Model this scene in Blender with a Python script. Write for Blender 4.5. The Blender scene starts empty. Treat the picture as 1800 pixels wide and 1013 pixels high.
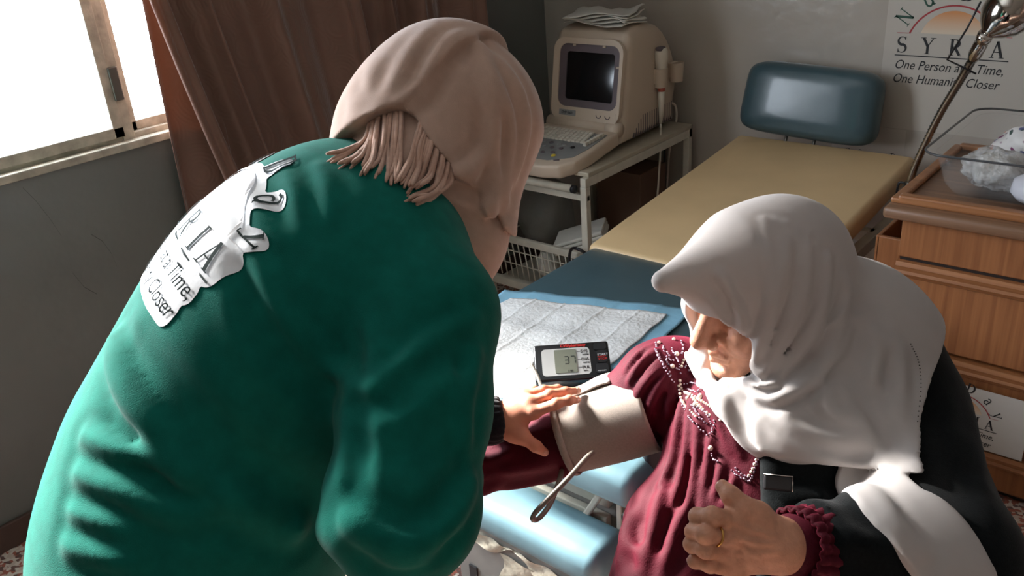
import bpy, bmesh, math, random
import numpy as np
from mathutils import Vector, Matrix
random.seed(7)
rng = np.random.default_rng(3)
SC = bpy.context.scene
COL = SC.collection
# ------------------------------------------------------------------ camera
FPX = 1550.0; CX = 900.0; CY = 506.5
_yaw, _pit, _rol = map(math.radians, (42, 25, 4.5))
_fw = np.array([-math.sin(_yaw)*math.cos(_pit), math.cos(_yaw)*math.cos(_pit), -math.sin(_pit)])
_r0 = np.array([math.cos(_yaw), math.sin(_yaw), 0.0]); _d0 = np.cross(_fw, _r0)
_rt = math.cos(_rol)*_r0 + math.sin(_rol)*_d0
_dn = -math.sin(_rol)*_r0 + math.cos(_rol)*_d0
CAMP = np.array([0, 0, 1.75])
def ray(x, y):
    v = _fw*FPX + _rt*(x-CX) + _dn*(y-CY); return v/np.linalg.norm(v)
def pd(x, y, dep): return CAMP + (_fw + _rt*(x-CX)/FPX + _dn*(y-CY)/FPX)*dep     # pixel at a distance
def at(x, y, ax, val):                                                            # pixel on a plane
    v = ray(x, y); return CAMP + v*((val-CAMP[ax])/v[ax])
cam_d = bpy.data.cameras.new('camera'); cam = bpy.data.objects.new('camera', cam_d); COL.objects.link(cam)
cam_d.sensor_width = 36; cam_d.lens = FPX/1800*36; cam_d.clip_start = .02
M = Matrix.Identity(4)
for i in range(3):
    M[i][0] = _rt[i]; M[i][1] = -_dn[i]; M[i][2] = -_fw[i]; M[i][3] = CAMP[i]
cam.matrix_world = M
SC.camera = cam
# ------------------------------------------------------------------ world, daylight, exposure
W = bpy.data.worlds.new('hazy_sky'); SC.world = W; W.use_nodes = True
bg = W.node_tree.nodes['Background']; bg.inputs[0].default_value = (.84, .93, 1.05, 1); bg.inputs[1].default_value = 27.0
sd = bpy.data.lights.new('sun', 'SUN'); sun = bpy.data.objects.new('sun', sd); COL.objects.link(sun)
sd.energy = 46.0; sd.angle = math.radians(13.0); sd.color = (1, .96, .91)
SUNV = Vector((1.0, .05, -.58)).normalized()          # the way the light travels
sun.rotation_euler = SUNV.to_track_quat('-Z', 'Y').to_euler(); sun.location = (-6, 1.5, 5)
def portal(loc, look, sx, sy):
    l = bpy.data.lights.new('daylight_portal', 'AREA'); l.shape = 'RECTANGLE'; l.size = sx; l.size_y = sy
    l.cycles.is_portal = True
    o = bpy.data.objects.new('daylight_portal', l); COL.objects.link(o); o.location = loc
    o.rotation_euler = Vector(look).to_track_quat('-Z', 'Z').to_euler()
XL, YB = -2.635, 3.30
W1 = (-.35, 1.52, 1.08, 2.40)      # window 1 in the left wall: y0 y1 z0 z1
XR, YF, ZC = 2.8, -3.2, 2.9
portal((XL-.1, (W1[0]+W1[1])/2, (W1[2]+W1[3])/2), (1, 0, 0), W1[3]-W1[2], W1[1]-W1[0])
vs = SC.view_settings; vs.view_transform = 'Standard'; vs.look = 'None'; vs.gamma = 1; vs.use_curve_mapping = False
vs.exposure = 0.0

# ------------------------------------------------------------------ materials
def S2L(c): return tuple(((v/255)/12.92 if v/255 < .04045 else ((v/255+.055)/1.055)**2.4) for v in c)
MATS = {}
def mat(name, rgb, rough=.6, metal=0, var=.08, vscale=6, bump=0, bscale=200, spec=.5, trans=0, alpha=None, sheen=0, sss=0, emit=0, coat=0, rgb2=None, thr=None, detail=4, bdist=.001):
    if name in MATS: return MATS[name]
    m = bpy.data.materials.new(name); MATS[name] = m; m.use_nodes = True
    nt = m.node_tree; N = nt.nodes; L = nt.links; b = N['Principled BSDF']
    c = S2L(rgb)
    tc = N.new('ShaderNodeTexCoord')
    nz = N.new('ShaderNodeTexNoise'); nz.inputs['Scale'].default_value = vscale; nz.inputs['Detail'].default_value = detail
    L.new(tc.outputs['Object'], nz.inputs['Vector'])
    rp = N.new('ShaderNodeValToRGB'); L.new(nz.outputs['Fac'], rp.inputs['Fac'])
    c2 = S2L(rgb2) if rgb2 else tuple(min(1, v*(1+var)) for v in c)
    c1 = c if rgb2 else tuple(v*(1-var) for v in c)
    lo, hi = thr if thr else (.3, .7)
    rp.color_ramp.elements[0].position = lo; rp.color_ramp.elements[1].position = hi
    rp.color_ramp.elements[0].color = (*c1, 1); rp.color_ramp.elements[1].color = (*c2, 1)
    L.new(rp.outputs['Color'], b.inputs['Base Color'])
    b.inputs['Roughness'].default_value = rough; b.inputs['Metallic'].default_value = metal
    b.inputs['Specular IOR Level'].default_value = spec
    if sheen: b.inputs['Sheen Weight'].default_value = sheen; b.inputs['Sheen Roughness'].default_value = .4
    if coat: b.inputs['Coat Weight'].default_value = coat; b.inputs['Coat Roughness'].default_value = .15
    if sss:
        b.inputs['Subsurface Weight'].default_value = sss; b.inputs['Subsurface Radius'].default_value = (.01, .004, .002); b.inputs['Subsurface Scale'].default_value = .6
    if emit: b.inputs['Emission Color'].default_value = (*c, 1); b.inputs['Emission Strength'].default_value = emit
    if bump:
        n2 = N.new('ShaderNodeTexNoise'); n2.inputs['Scale'].default_value = bscale; n2.inputs['Detail'].default_value = 3
        L.new(tc.outputs['Object'], n2.inputs['Vector'])
        bp = N.new('ShaderNodeBump'); bp.inputs['Strength'].default_value = bump; bp.inputs['Distance'].default_value = bdist
        L.new(n2.outputs['Fac'], bp.inputs['Height']); L.new(bp.outputs['Normal'], b.inputs['Normal'])
    if alpha is not None or trans:
        out = N['Material Output']; tr = N.new('ShaderNodeBsdfTransparent'); mx = N.new('ShaderNodeMixShader')
        mx.inputs[0].default_value = alpha if alpha is not None else 1-trans
        L.new(tr.outputs[0], mx.inputs[1]); L.new(b.outputs[0], mx.inputs[2]); L.new(mx.outputs[0], out.inputs[0])
    return m
def translucent(m, fac, rgb):
    nt = m.node_tree; out = nt.nodes['Material Output']; src = out.inputs[0].links[0].from_socket
    t = nt.nodes.new('ShaderNodeBsdfTranslucent'); t.inputs[0].default_value = (*S2L(rgb), 1)
    mx = nt.nodes.new('ShaderNodeMixShader'); mx.inputs[0].default_value = fac
    nt.links.new(src, mx.inputs[1]); nt.links.new(t.outputs[0], mx.inputs[2]); nt.links.new(mx.outputs[0], out.inputs[0])
    return m
def wood(name, a, b_, axis='Z', rough=.42, scale=1.0):
    if name in MATS: return MATS[name]
    m = mat(name, a, rough, rgb2=b_)
    nt = m.node_tree; N = nt.nodes; L = nt.links
    nz = [n for n in N if n.type == 'TEX_NOISE'][0]; tc = [n for n in N if n.type == 'TEX_COORD'][0]
    mp = N.new('ShaderNodeMapping')
    mp.inputs['Scale'].default_value = {'Z': (60, 60, 2.2), 'X': (2.2, 60, 60), 'Y': (60, 2.2, 60)}[axis]
    L.new(tc.outputs['Object'], mp.inputs['Vector']); L.new(mp.outputs['Vector'], nz.inputs['Vector'])
    nz.inputs['Scale'].default_value = scale; nz.inputs['Detail'].default_value = 6; nz.inputs['Distortion'].default_value = .6
    return m
# ------------------------------------------------------------------ mesh helpers
def link(o, parent=None):
    COL.objects.link(o)
    if parent is not None: o.parent = parent
    return o
def tag(o, label=None, cat=None, group=None, kind=None):
    if label: o['label'] = label
    if cat: o['category'] = cat
    if group: o['group'] = group
    if kind: o['kind'] = kind
    return o
def empty(name, loc, label=None, cat=None, group=None):
    o = bpy.data.objects.new(name, None); COL.objects.link(o); o.location = loc; o.empty_display_size = .05
    return tag(o, label, cat, group)
def obj(name, bm, m, parent=None, smooth=False, kind=None):
    me = bpy.data.meshes.new(name)
    bm.normal_update(); bm.to_mesh(me); bm.free()
    return mobj(name, me, m, parent, smooth, kind)
def mobj(name, me, m, parent=None, smooth=False, kind=None):
    if m: me.materials.append(m)
    if smooth:
        me.polygons.foreach_set('use_smooth', [True]*len(me.polygons))
    o = bpy.data.objects.new(name, me); link(o)
    if parent is not None:
        o.parent = parent
        w = parent.location if parent.parent is None else Vector((0, 0, 0))
        o.matrix_parent_inverse = Matrix.Translation(-w)
    if kind: o['kind'] = kind
    return o
def share(src, name, parent, mw):
    o = bpy.data.objects.new(name, src.data); link(o); o.parent = parent
    w = parent.location if parent.parent is None else Vector((0, 0, 0))
    o.matrix_parent_inverse = Matrix.Translation(-w); o.matrix_basis = mw
    return o
def box(bm, lo, hi, bev=0, mtx=None, seg=2):
    lo = Vector(lo); hi = Vector(hi)
    g = bmesh.ops.create_cube(bm, size=1.0)
    vsx = g['verts']
    for v in vsx: v.co = Vector((lo[i]+(v.co[i]+.5)*(hi[i]-lo[i]) for i in range(3)))
    if bev:
        es = list({e for v in vsx for e in v.link_edges})
        r = bmesh.ops.bevel(bm, geom=es, offset=bev, segments=seg, affect='EDGES', profile=.5)
        vsx = list({v for f in r['faces'] for v in f.verts} | {v for v in vsx if v.is_valid})
    if mtx is not None:
        for v in vsx: v.co = mtx @ v.co
    return vsx
def B(name, lo, hi, m, parent=None, bev=.003, mtx=None, kind=None, smooth=False, seg=2):
    bm = bmesh.new(); box(bm, lo, hi, bev, mtx, seg); return obj(name, bm, m, parent, smooth, kind)
def V(p): return Vector([float(t) for t in p])
def tube(bm, pts, rad, n=8, cap=True):
    pts = [V(p) for p in pts]; k = len(pts)
    rads = rad if hasattr(rad, '__len__') else [rad]*k
    rings = []; up = None
    for i, p in enumerate(pts):
        t = (pts[min(i+1, k-1)]-pts[max(i-1, 0)]).normalized()
        if up is None:
            up = t.orthogonal().normalized()
        else:
            up = (up - t*up.dot(t)).normalized()
        s = t.cross(up)
        rings.append([bm.verts.new(p+(up*math.cos(a)+s*math.sin(a))*rads[i]) for a in (2*math.pi*j/n for j in range(n))])
    for a, b in zip(rings[:-1], rings[1:]):
        for j in range(n): bm.faces.new((a[j], a[(j+1) % n], b[(j+1) % n], b[j]))
    if cap: bm.faces.new(rings[0][::-1]); bm.faces.new(rings[-1])
def T(name, pts, rad, m, parent=None, n=8, smooth=True):
    bm = bmesh.new(); tube(bm, pts, rad, n); return obj(name, bm, m, parent, smooth)
def spline(pts, sub=6):
    P = [np.array(p, float) for p in pts]; P = [2*P[0]-P[1]]+P+[2*P[-1]-P[-2]]; out = []
    for i in range(1, len(P)-2):
        for s in range(sub):
            t = s/sub; a, b, c_, d = P[i-1:i+3]
            out.append(.5*((2*b)+(-a+c_)*t+(2*a-5*b+4*c_-d)*t*t+(-a+3*b-3*c_+d)*t**3))
    out.append(P[-2]); return out
def lathe(bm, prof, n=24, mtx=None):
    rings = []
    for r, z in prof:
        rings.append([bm.verts.new(Vector((r*math.cos(2*math.pi*j/n), r*math.sin(2*math.pi*j/n), z))) for j in range(n)])
    for a, b in zip(rings[:-1], rings[1:]):
        for j in range(n): bm.faces.new((a[j], a[(j+1) % n], b[(j+1) % n], b[j]))
    if prof[0][0] > 1e-5: bm.faces.new(rings[0][::-1])
    if prof[-1][0] > 1e-5: bm.faces.new(rings[-1])
    vsx = [v for r in rings for v in r]
    bmesh.ops.remove_doubles(bm, verts=vsx, dist=1e-6)
    if mtx is not None:
        for v in bm.verts: v.co = mtx @ v.co
def prism(bm, poly, o, u, v, w, bev=0):
    """poly in (u,v), extruded along w (full vector)"""
    o, u, v, w = map(V, (o, u, v, w))
    a = [bm.verts.new(o+u*p[0]+v*p[1]) for p in poly]; b = [bm.verts.new(x.co+w) for x in a]
    n = len(a); fs = [bm.faces.new(a[::-1]), bm.faces.new(b)]
    for j in range(n): fs.append(bm.faces.new((a[j], a[(j+1) % n], b[(j+1) % n], b[j])))
    bmesh.ops.recalc_face_normals(bm, faces=fs)
    if bev:
        es = list({e for f in fs for e in f.edges}); bmesh.ops.bevel(bm, geom=es, offset=bev, segments=3, affect='EDGES', profile=.5)
def PR(name, poly, o, u, v, w, m, parent=None, bev=0, smooth=False):
    bm = bmesh.new(); prism(bm, poly, o, u, v, w, bev); return obj(name, bm, m, parent, smooth)
def frame_mtx(o, x, y, z):
    m = Matrix.Identity(4)
    for i in range(3): m[i][0] = x[i]; m[i][1] = y[i]; m[i][2] = z[i]; m[i][3] = o[i]
    return m
def sheet(bm, fn, nu, nv):
    g = [[bm.verts.new(V(fn(i/nu, j/nv))) for j in range(nv+1)] for i in range(nu+1)]
    for i in range(nu):
        for j in range(nv): bm.faces.new((g[i][j], g[i+1][j], g[i+1][j+1], g[i][j+1]))
def autosmooth(o, ang=40):
    me = o.data; me.polygons.foreach_set('use_smooth', [True]*len(me.polygons))
    try: me.set_sharp_from_angle(angle=math.radians(ang))
    except Exception: pass
    return o
def thick(o, t, off=0):
    md = o.modifiers.new('thickness', 'SOLIDIFY'); md.thickness = t; md.offset = off; return o
# flat lettering: the built-in font turned into a thin mesh
def text_mesh(s, size, shear=0, bold=0, ext=.0004, align='LEFT', sx=1.0):
    cu = bpy.data.curves.new('t', 'FONT'); cu.body = s; cu.size = size; cu.shear = shear; cu.offset = bold; cu.extrude = ext; cu.align_x = align
    cu.resolution_u = 3
    o = bpy.data.objects.new('t', cu); COL.objects.link(o)
    dg = bpy.context.evaluated_depsgraph_get(); dg.update()
    me = bpy.data.meshes.new_from_object(o.evaluated_get(dg)); bpy.data.objects.remove(o)
    if sx != 1: me.transform(Matrix.Diagonal((sx, 1, 1, 1)))
    return me
def TXT(name, s, size, mtx, m, parent, **k):
    me = text_mesh(s, size, **k); me.transform(mtx); me.name = name; me.materials.clear(); return mobj(name, me, m, parent)
# roman capitals drawn as ribbons with serifs, in a unit-high box
def ribbon(bm, pts, wid, mtx, h=.01):
    n = len(pts); wid = wid if hasattr(wid, '__len__') else [wid]*n
    P = [np.array(p, float) for p in pts]; prev = None
    for i in range(n):
        t = P[min(i+1, n-1)]-P[max(i-1, 0)]; t = t/np.linalg.norm(t); nn = np.array([-t[1], t[0]])*wid[i]/2
        a = bm.verts.new(mtx @ Vector((*(P[i]+nn), 0))); b = bm.verts.new(mtx @ Vector((*(P[i]-nn), 0)))
        if prev: bm.faces.new((prev[0], prev[1], b, a))
        prev = (a, b)
def arc2(c, rx, ry, a0, a1, n=14): return [(c[0]+rx*math.cos(math.radians(a0+(a1-a0)*i/n)), c[1]+ry*math.sin(math.radians(a0+(a1-a0)*i/n))) for i in range(n+1)]
def caps(ch):
    T_, t_ = .15, .06
    def ser(x, y, w=.3): return ([(x-w/2, y), (x+w/2, y)], .04)
    if ch == 'S':
        p = arc2((.3, .74), .22, .24, 40, 270, 14)+arc2((.3, .27), .24, .25, 90, -140, 14)[1:]
        n = len(p); return [(p, [.05+.11*math.sin(math.pi*min(1, max(0, (i/(n-1)-.08)/.84)))**1.5 for i in range(n)]), ([(.48, .8), (.49, 1.0)], .05), ([(.1, .0), (.09, .24)], .05)], .6
    if ch == 'Y': return [([(.1, .98), (.36, .48)], T_), ([(.66, .98), (.38, .48)], t_), ([(.37, .5), (.37, .02)], T_), ser(.1, .98), ser(.66, .98), ser(.37, .02)], .75
    if ch == 'R': return [([(.17, .02), (.17, .98)], T_), ([(.17, .95)]+arc2((.36, .73), .2, .22, 90, -90, 10)+[(.17, .5)], [.06]+[.06+.09*math.sin(math.pi*i/10) for i in range(11)]+[.06]), ([(.34, .5), (.62, .04)], T_), ser(.17, .02), ser(.1, .98, .16), ser(.66, .02, .18)], .75
    if ch == 'I': return [([(.17, .02), (.17, .98)], T_), ser(.17, .02), ser(.17, .98)], .34
    if ch == 'A': return [([(.36, .98), (.12, .02)], t_), ([(.36, .98), (.64, .02)], T_), ([(.2, .34), (.54, .34)], .05), ser(.12, .02, .26), ser(.64, .02, .28)], .76
    if ch == 'N': return [([(.14, .02), (.14, .98)], t_), ([(.12, .98), (.66, .04)], T_), ([(.66, .02), (.66, .98)], t_), ser(.14, .02, .24), ser(.08, .98, .2), ser(.66, .98, .24)], .78
    if ch == 'D': return [([(.15, .02), (.15, .98)], T_), ([(.15, .95)]+arc2((.3, .5), .36, .46, 90, -90, 14)+[(.15, .04)], [.05]+[.05+.12*math.sin(math.pi*i/14) for i in range(15)]+[.05]), ser(.1, .98, .16), ser(.1, .02, .16)], .7
    if ch == 'u': return [([(.12, .68), (.12, .3)]+arc2((.3, .25), .18, .23, 180, 340, 8), .11), ([(.5, .68), (.5, .02)], .12), ser(.07, .68, .16), ser(.45, .68, .16), ser(.55, .02, .14)], .62
    if ch == 'a': return [(arc2((.28, .46), .17, .2, 150, 0, 8)+[(.45, .02)], .1), (arc2((.28, .2), .17, .19, 60, 340, 12), .09), ser(.5, .02, .12)], .56
    if ch == 'y': return [([(.1, .68), (.32, .06)], .12), ([(.54, .68), (.3, 0), (.18, -.22), (.06, -.2)], .06), ser(.1, .68, .22), ser(.54, .68, .2)], .6
def LET(name, ch, mtx, m, parent):
    st, w = caps(ch); bm = bmesh.new()
    for p, wd in st: ribbon(bm, p, wd, mtx)
    return obj(name, bm, m, parent)
# ================================================================== the room
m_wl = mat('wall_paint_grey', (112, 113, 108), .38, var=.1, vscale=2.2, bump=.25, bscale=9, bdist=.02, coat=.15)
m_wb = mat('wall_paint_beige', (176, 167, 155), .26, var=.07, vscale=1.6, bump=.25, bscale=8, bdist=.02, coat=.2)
m_ceil = mat('ceiling_paint', (205, 202, 195), .8)
def struct(o): o['kind'] = 'structure'; return o
def wall_x(name, x0, x1, m, y0, y1, hole=None):
    bm = bmesh.new()
    if hole:
        a, b, c_, d = hole
        box(bm, (x0, y0, 0), (x1, a, ZC)); box(bm, (x0, b, 0), (x1, y1, ZC)); box(bm, (x0, a, 0), (x1, b, c_)); box(bm, (x0, a, d), (x1, b, ZC))
    else: box(bm, (x0, y0, 0), (x1, y1, ZC))
    return struct(obj(name, bm, m))
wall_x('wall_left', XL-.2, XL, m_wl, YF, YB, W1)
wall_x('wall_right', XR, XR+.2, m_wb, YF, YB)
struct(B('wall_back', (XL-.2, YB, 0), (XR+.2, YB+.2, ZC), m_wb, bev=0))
struct(B('wall_front', (XL-.2, YF-.2, 0), (XR+.2, YF, ZC), m_wb, bev=0))
struct(B('ceiling', (XL-.2, YF-.2, ZC), (XR+.2, YB+.2, ZC+.1), m_ceil, bev=0))
# terrazzo
m_fl = mat('terrazzo', (150, 78, 62), .35, rgb2=(160, 92, 74)); nt = m_fl.node_tree
vo = nt.nodes.new('ShaderNodeTexVoronoi'); vo.inputs['Scale'].default_value = 90; tcn = [n for n in nt.nodes if n.type == 'TEX_COORD'][0]
nt.links.new(tcn.outputs['Object'], vo.inputs['Vector'])
rp = nt.nodes.new('ShaderNodeValToRGB'); nt.links.new(vo.outputs['Color'], rp.inputs['Fac']); rp.color_ramp.interpolation = 'CONSTANT'
for i, (p, cc) in enumerate(((0, (226, 214, 200)), (.35, (176, 104, 84)), (.55, (120, 92, 84)), (.7, (214, 196, 180)))):
    e = rp.color_ramp.elements[i] if i < 2 else rp.color_ramp.elements.new(p); e.position = p; e.color = (*S2L(cc), 1)
nt.links.new(rp.outputs['Color'], nt.nodes['Principled BSDF'].inputs['Base Color'])
struct(B('floor', (XL-.2, YF-.2, -.1), (XR+.2, YB+.2, 0), m_fl, bev=0))
struct(B('baseboard_left', (XL, YF, 0), (XL+.015, YB, .085), mat('brown_skirting', (86, 64, 56), .5, var=.15), bev=.003))
# hairline cracks and flaked spots in the left wall's plaster
m_crack = mat('plaster_crack', (70, 70, 66), .9)
for k, px in enumerate(([(40, 330), (62, 352), (88, 385), (108, 415), (120, 450), (128, 480), (148, 505), (170, 517)], [(160, 412), (180, 424), (196, 446), (206, 470)])):
    P = [at(x, y, 0, XL+.001) for x, y in px]; bm = bmesh.new()
    for a, b in zip(P[:-1], P[1:]):
        w_ = Vector((0, 0, .0012)); v = [bm.verts.new(V(a)+w_), bm.verts.new(V(a)-w_), bm.verts.new(V(b)-w_), bm.verts.new(V(b)+w_)]; bm.faces.new(v)
    o = obj('plaster_crack', bm, m_crack, bpy.data.objects['wall_left'])
# ---- window 1
m_fr = mat('window_frame_paint', (172, 164, 148), .55, var=.25, vscale=25, bump=.4, bscale=60, bdist=.004)
m_gl = mat('ribbed_glass', (240, 244, 246), .12, alpha=.28, var=.02)
win = empty('window_1', (XL-.06, .6, 1.08)); win['kind'] = 'structure'
y0, y1, z0, z1 = W1; xf = XL-.075
ymul = 1.245
B('window_frame', (xf-.03, y0, z0), (xf+.05, y1, z0+.035), m_fr, win); B('window_frame', (xf-.03, y0, z1-.04), (xf+.05, y1, z1), m_fr, win)
B('window_frame', (xf-.03, y0, z0), (xf+.05, y0+.04, z1), m_fr, win); B('window_frame', (xf-.03, y1-.03, z0), (xf+.05, y1, z1), m_fr, win)
B('mullion', (xf-.03, ymul-.02, z0), (xf+.055, ymul+.02, z1), m_fr, win)
B('sill_bead', (XL-.03, y0, z0-.006), (XL+.012, y1, z0+.018), m_fr, win)
def sash(ya, yb, xo):
    bm = bmesh.new(); w = .034
    box(bm, (xf+xo, ya, z0+.03), (xf+xo+.03, yb, z0+.03+w), .003); box(bm, (xf+xo, ya, z1-.03-w), (xf+xo+.03, yb, z1-.03), .003)
    box(bm, (xf+xo, ya, z0+.03), (xf+xo+.03, ya+w, z1-.03), .003); box(bm, (xf+xo, yb-w, z0+.03), (xf+xo+.03, yb, z1-.03), .003)
    s = obj('sash', bm, m_fr, win)
    bm = bmesh.new(); n = int((z1-z0-.12)/.0052)
    def fn(u, v):
        return (xf+xo+.015+.0022*math.cos(v*n*math.pi), ya+w*.8+(yb-ya-1.6*w)*u, z0+.06+(z1-z0-.12)*v)
    sheet(bm, fn, 1, n)
    obj('pane', bm, m_gl, s, True)
    return s
sash(.53, ymul-.012, .03); sash(y0+.03, .53, .03); sash(ymul+.012, y1-.025, .0)
m_steel = mat('worn_steel', (120, 118, 112), .35, .9)
for zz in (1.27, 1.95):
    B('hinge', (xf+.056, ymul-.018, zz-.05), (xf+.066, ymul+.012, zz+.05), m_steel, win)
# ================================================================== curtain
m_cu = mat('brown_satin', (128, 96, 82), .5, var=.12, vscale=3, sheen=.5, spec=.3)
nt = m_cu.node_tree; N = nt.nodes; L = nt.links
vo = N.new('ShaderNodeTexVoronoi'); vo.inputs['Scale'].default_value = 7; tcn = [n for n in N if n.type == 'TEX_COORD'][0]
L.new(tcn.outputs['Object'], vo.inputs['Vector'])
sn = N.new('ShaderNodeMath'); sn.operation = 'SINE'; ml = N.new('ShaderNodeMath'); ml.operation = 'MULTIPLY'; ml.inputs[1].default_value = 75
L.new(vo.outputs['Distance'], ml.inputs[0]); L.new(ml.outputs[0], sn.inputs[0])
bp = N.new('ShaderNodeBump'); bp.inputs['Strength'].default_value = .14; bp.inputs['Distance'].default_value = .003
L.new(sn.outputs[0], bp.inputs['Height']); L.new(bp.outputs['Normal'], N['Principled BSDF'].inputs['Normal'])
translucent(m_cu, .18, (150, 104, 74))
def curtain(name, ytop, ybot, yr, x0, nf, amp, seed, label):
    r = random.Random(seed); ph = [r.uniform(0, 6.28) for _ in range(6)]
    def fn(u, v):
        z = 2.62-2.37*v
        k = min(1, max(0, (1.9-z)/1.3)); yl = ytop+(ybot-ytop)*k**1.2
        uu = u+.035*math.sin(2*math.pi*u*2+ph[0])
        y = yl+(yr-yl)*uu
        fold = math.sin(nf*2*math.pi*u+ph[1]+.5*math.sin(3*v+ph[2]))
        fold = math.copysign(abs(fold)**.75, fold)
        fold2 = .35*math.sin(nf*4.7*math.pi*u+ph[3]+1.2*v)
        return (x0+amp*(fold+fold2)*(.75+.25*v)+.012*math.sin(6*v+8*u+ph[4]), y+.012*math.sin(nf*2*math.pi*u+ph[1]+1.4), z)
    bm = bmesh.new(); sheet(bm, fn, 220, 40)
    o = thick(obj(name, bm, m_cu, None, True), .0015)
    return tag(o, label, 'curtain', 'brown curtains by the window')
curtain('curtain', 1.19, 1.46, 2.72, -2.50, 6.5, .042, 4, 'brown patterned curtain in deep folds filling the wall to the corner')
curtain('curtain', 1.355, 1.325, 1.72, -2.575, 2.2, .014, 9, 'brown curtain layer hanging straight behind, its lit edge against the window pane')
T('curtain_rail', [(-2.53, -.3, 2.62), (-2.53, 2.85, 2.62)], .012, m_steel); tag(bpy.data.objects['curtain_rail'], 'steel curtain rail running above the window', 'curtain rail')
# ================================================================== exam table
m_bl = mat('blue_vinyl', (60, 82, 88), .32, var=.06, vscale=14, bump=.15, bscale=30, bdist=.003, coat=.25)
m_bl2 = mat('pale_blue_vinyl', (112, 146, 156), .42, var=.06, vscale=14, bump=.1, bscale=40, bdist=.003)
m_cr = mat('cream_vinyl', (204, 174, 130), .5, var=.06, vscale=5, bump=.1, bscale=120, bdist=.001)
m_wh = mat('white_enamel', (196, 190, 174), .45, var=.1, vscale=20)
m_dk = mat('black_plastic', (26, 26, 28), .4)
m_pan = mat('grey_panel', (150, 148, 142), .5, var=.08, vscale=8)
bed = empty('exam_table', (-1.2, 2.1, 0), 'examination table with cream inclined backrest, blue headrest and blue seat under the underpad', 'exam table')
bx0, bx1 = -1.56, -.89
def padbox(name, lo, hi, m, parent, r, mtx=None, puff=.008):
    bm = bmesh.new(); box(bm, lo, hi, r, None, 5)
    cx_, cy_ = (lo[0]+hi[0])/2, (lo[1]+hi[1])/2
    bmesh.ops.subdivide_edges(bm, edges=[e for e in bm.edges if e.calc_length() > .08], cuts=6, use_grid_fill=True)
    for v in bm.verts:
        fx = 1-((v.co.x-cx_)/((hi[0]-lo[0])/2))**2; fy = 1-((v.co.y-cy_)/((hi[1]-lo[1])/2))**2
        if v.co.z > (lo[2]+hi[2])/2: v.co.z += puff*max(0, fx)**.5*max(0, fy)**.5
        if mtx is not None: v.co = mtx @ v.co
    return autosmooth(obj(name, bm, m, parent), 60)
padbox('seat_cushion', (bx0, 1.36, .56), (bx1, 2.14, .655), m_bl, bed, .03)
# cream backrest, from the hinge up to the wall
a = math.atan2(.10, 1.0); Rb = Matrix.Translation((0, 2.13, .665)) @ Matrix.Rotation(a, 4, 'X')
br_ = padbox('backrest', (bx0-.005, -.02, -.075), (bx1+.0, 1.02, 0), m_cr, bed, .022, Rb, .004)
# the headrest stands up against the wall
Rh = Matrix.Translation((-1.305, 3.155, .765)) @ Matrix.Rotation(math.radians(-12), 4, 'X') @ Matrix.Rotation(math.radians(2), 4, 'Y')
bm = bmesh.new()
pts = 28
def hr(u, v):   # pillow-shaped slab: u around the outline, v front to back
    aa = 2*math.pi*u; ca, sa = math.cos(aa), math.sin(aa); e = .34
    return math.copysign(abs(ca)**e, ca), math.copysign(abs(sa)**e, sa)
rings = []
for (s, y_) in ((.0, -.068), (.45, -.069), (.76, -.066), (.90, -.054), (.985, -.028), (1.0, 0), (.99, .022), (.94, .038), (.6, .042), (0, .042)):
    ring = []
    for j in range(72):
        x, z = hr(j/72, 0); wz = 1-.045*(z+1)/2*1.0
        ring.append(bm.verts.new(Rh @ Vector((x*s*.268*(1.0-.05*(z*s+1)/2)-.0, y_, .145+z*s*.135))))
    rings.append(ring)
for a_, b_ in zip(rings[:-1], rings[1:]):
    for j in range(72): bm.faces.new((a_[j], a_[(j+1) % 72], b_[(j+1) % 72], b_[j]))
bmesh.ops.remove_doubles(bm, verts=bm.verts, dist=1e-5); bmesh.ops.recalc_face_normals(bm, faces=bm.faces)
o = obj('headrest', bm, m_bl, bed, True); o['label'] = 'blue vinyl headrest with rounded corners'
for dx in (-.06, .05): T('headrest_pin', [V(Rh @ Vector((dx, -.02, .03))), V(Rh @ Vector((dx, -.03, -.06)))], .006, m_steel, bed)
# frame
for x in (bx0+.05, bx1-.05):
    B('side_rail', (x-.018, 1.34, .50), (x+.018, 3.12, .545), m_wh, bed)
    for y in (1.5, 2.95): B('leg', (x-.02, y-.02, 0), (x+.02, y+.02, .5), m_wh, bed)
B('cross_rail', (bx0+.05, 1.34, .505), (bx1-.05, 1.38, .545), m_wh, bed)
B('cross_rail', (bx0+.05, 2.93, .505), (bx1-.05, 2.97, .545), m_wh, bed)
# foot section
padbox('leg_cushion', (-1.27, 1.15, .335), (-.862, 1.29, .425), m_bl2, bed, .034, None, .006)
padbox('seat_front', (-1.30, 1.20, .545), (-.80, 1.40, .635), m_bl2, bed, .03, None, .004)
B('foot_panel', (-1.30, 1.165, .02), (-.87, 1.185, .345), m_pan, bed)
B('panel_slot', (-1.262, 1.160, .165), (-1.237, 1.166, .205), m_dk, bed, bev=0)
m_tp = mat('peeling_tape', (198, 190, 170), .6, var=.15, vscale=30, bump=.5, bscale=40, bdist=.006)
bm = bmesh.new()
def tp(u, v): return (-1.28+.40*u, 1.159+.004*math.sin(u*30+v*5), .33-.04*v*(.7+.5*math.sin(11*u)+.3*math.sin(23*u+1)))
sheet(bm, tp, 40, 3); obj('edge_tape', bm, m_tp, bed, True)
bm = bmesh.new(); sheet(bm, lambda u, v: (-1.15+.11*u+.01*math.sin(9*v), 1.160+.003*math.sin(u*7+v*9), .30-.16*v), 6, 8); obj('edge_tape', bm, m_tp, bed, True)
B('side_panel', (-.885, 1.19, .02), (-.87, 1.34, .30), m_wh, bed)
B('back_shelf', (-1.28, 1.32, .36), (-.9, 1.36, .50), m_pan, bed)
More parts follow.
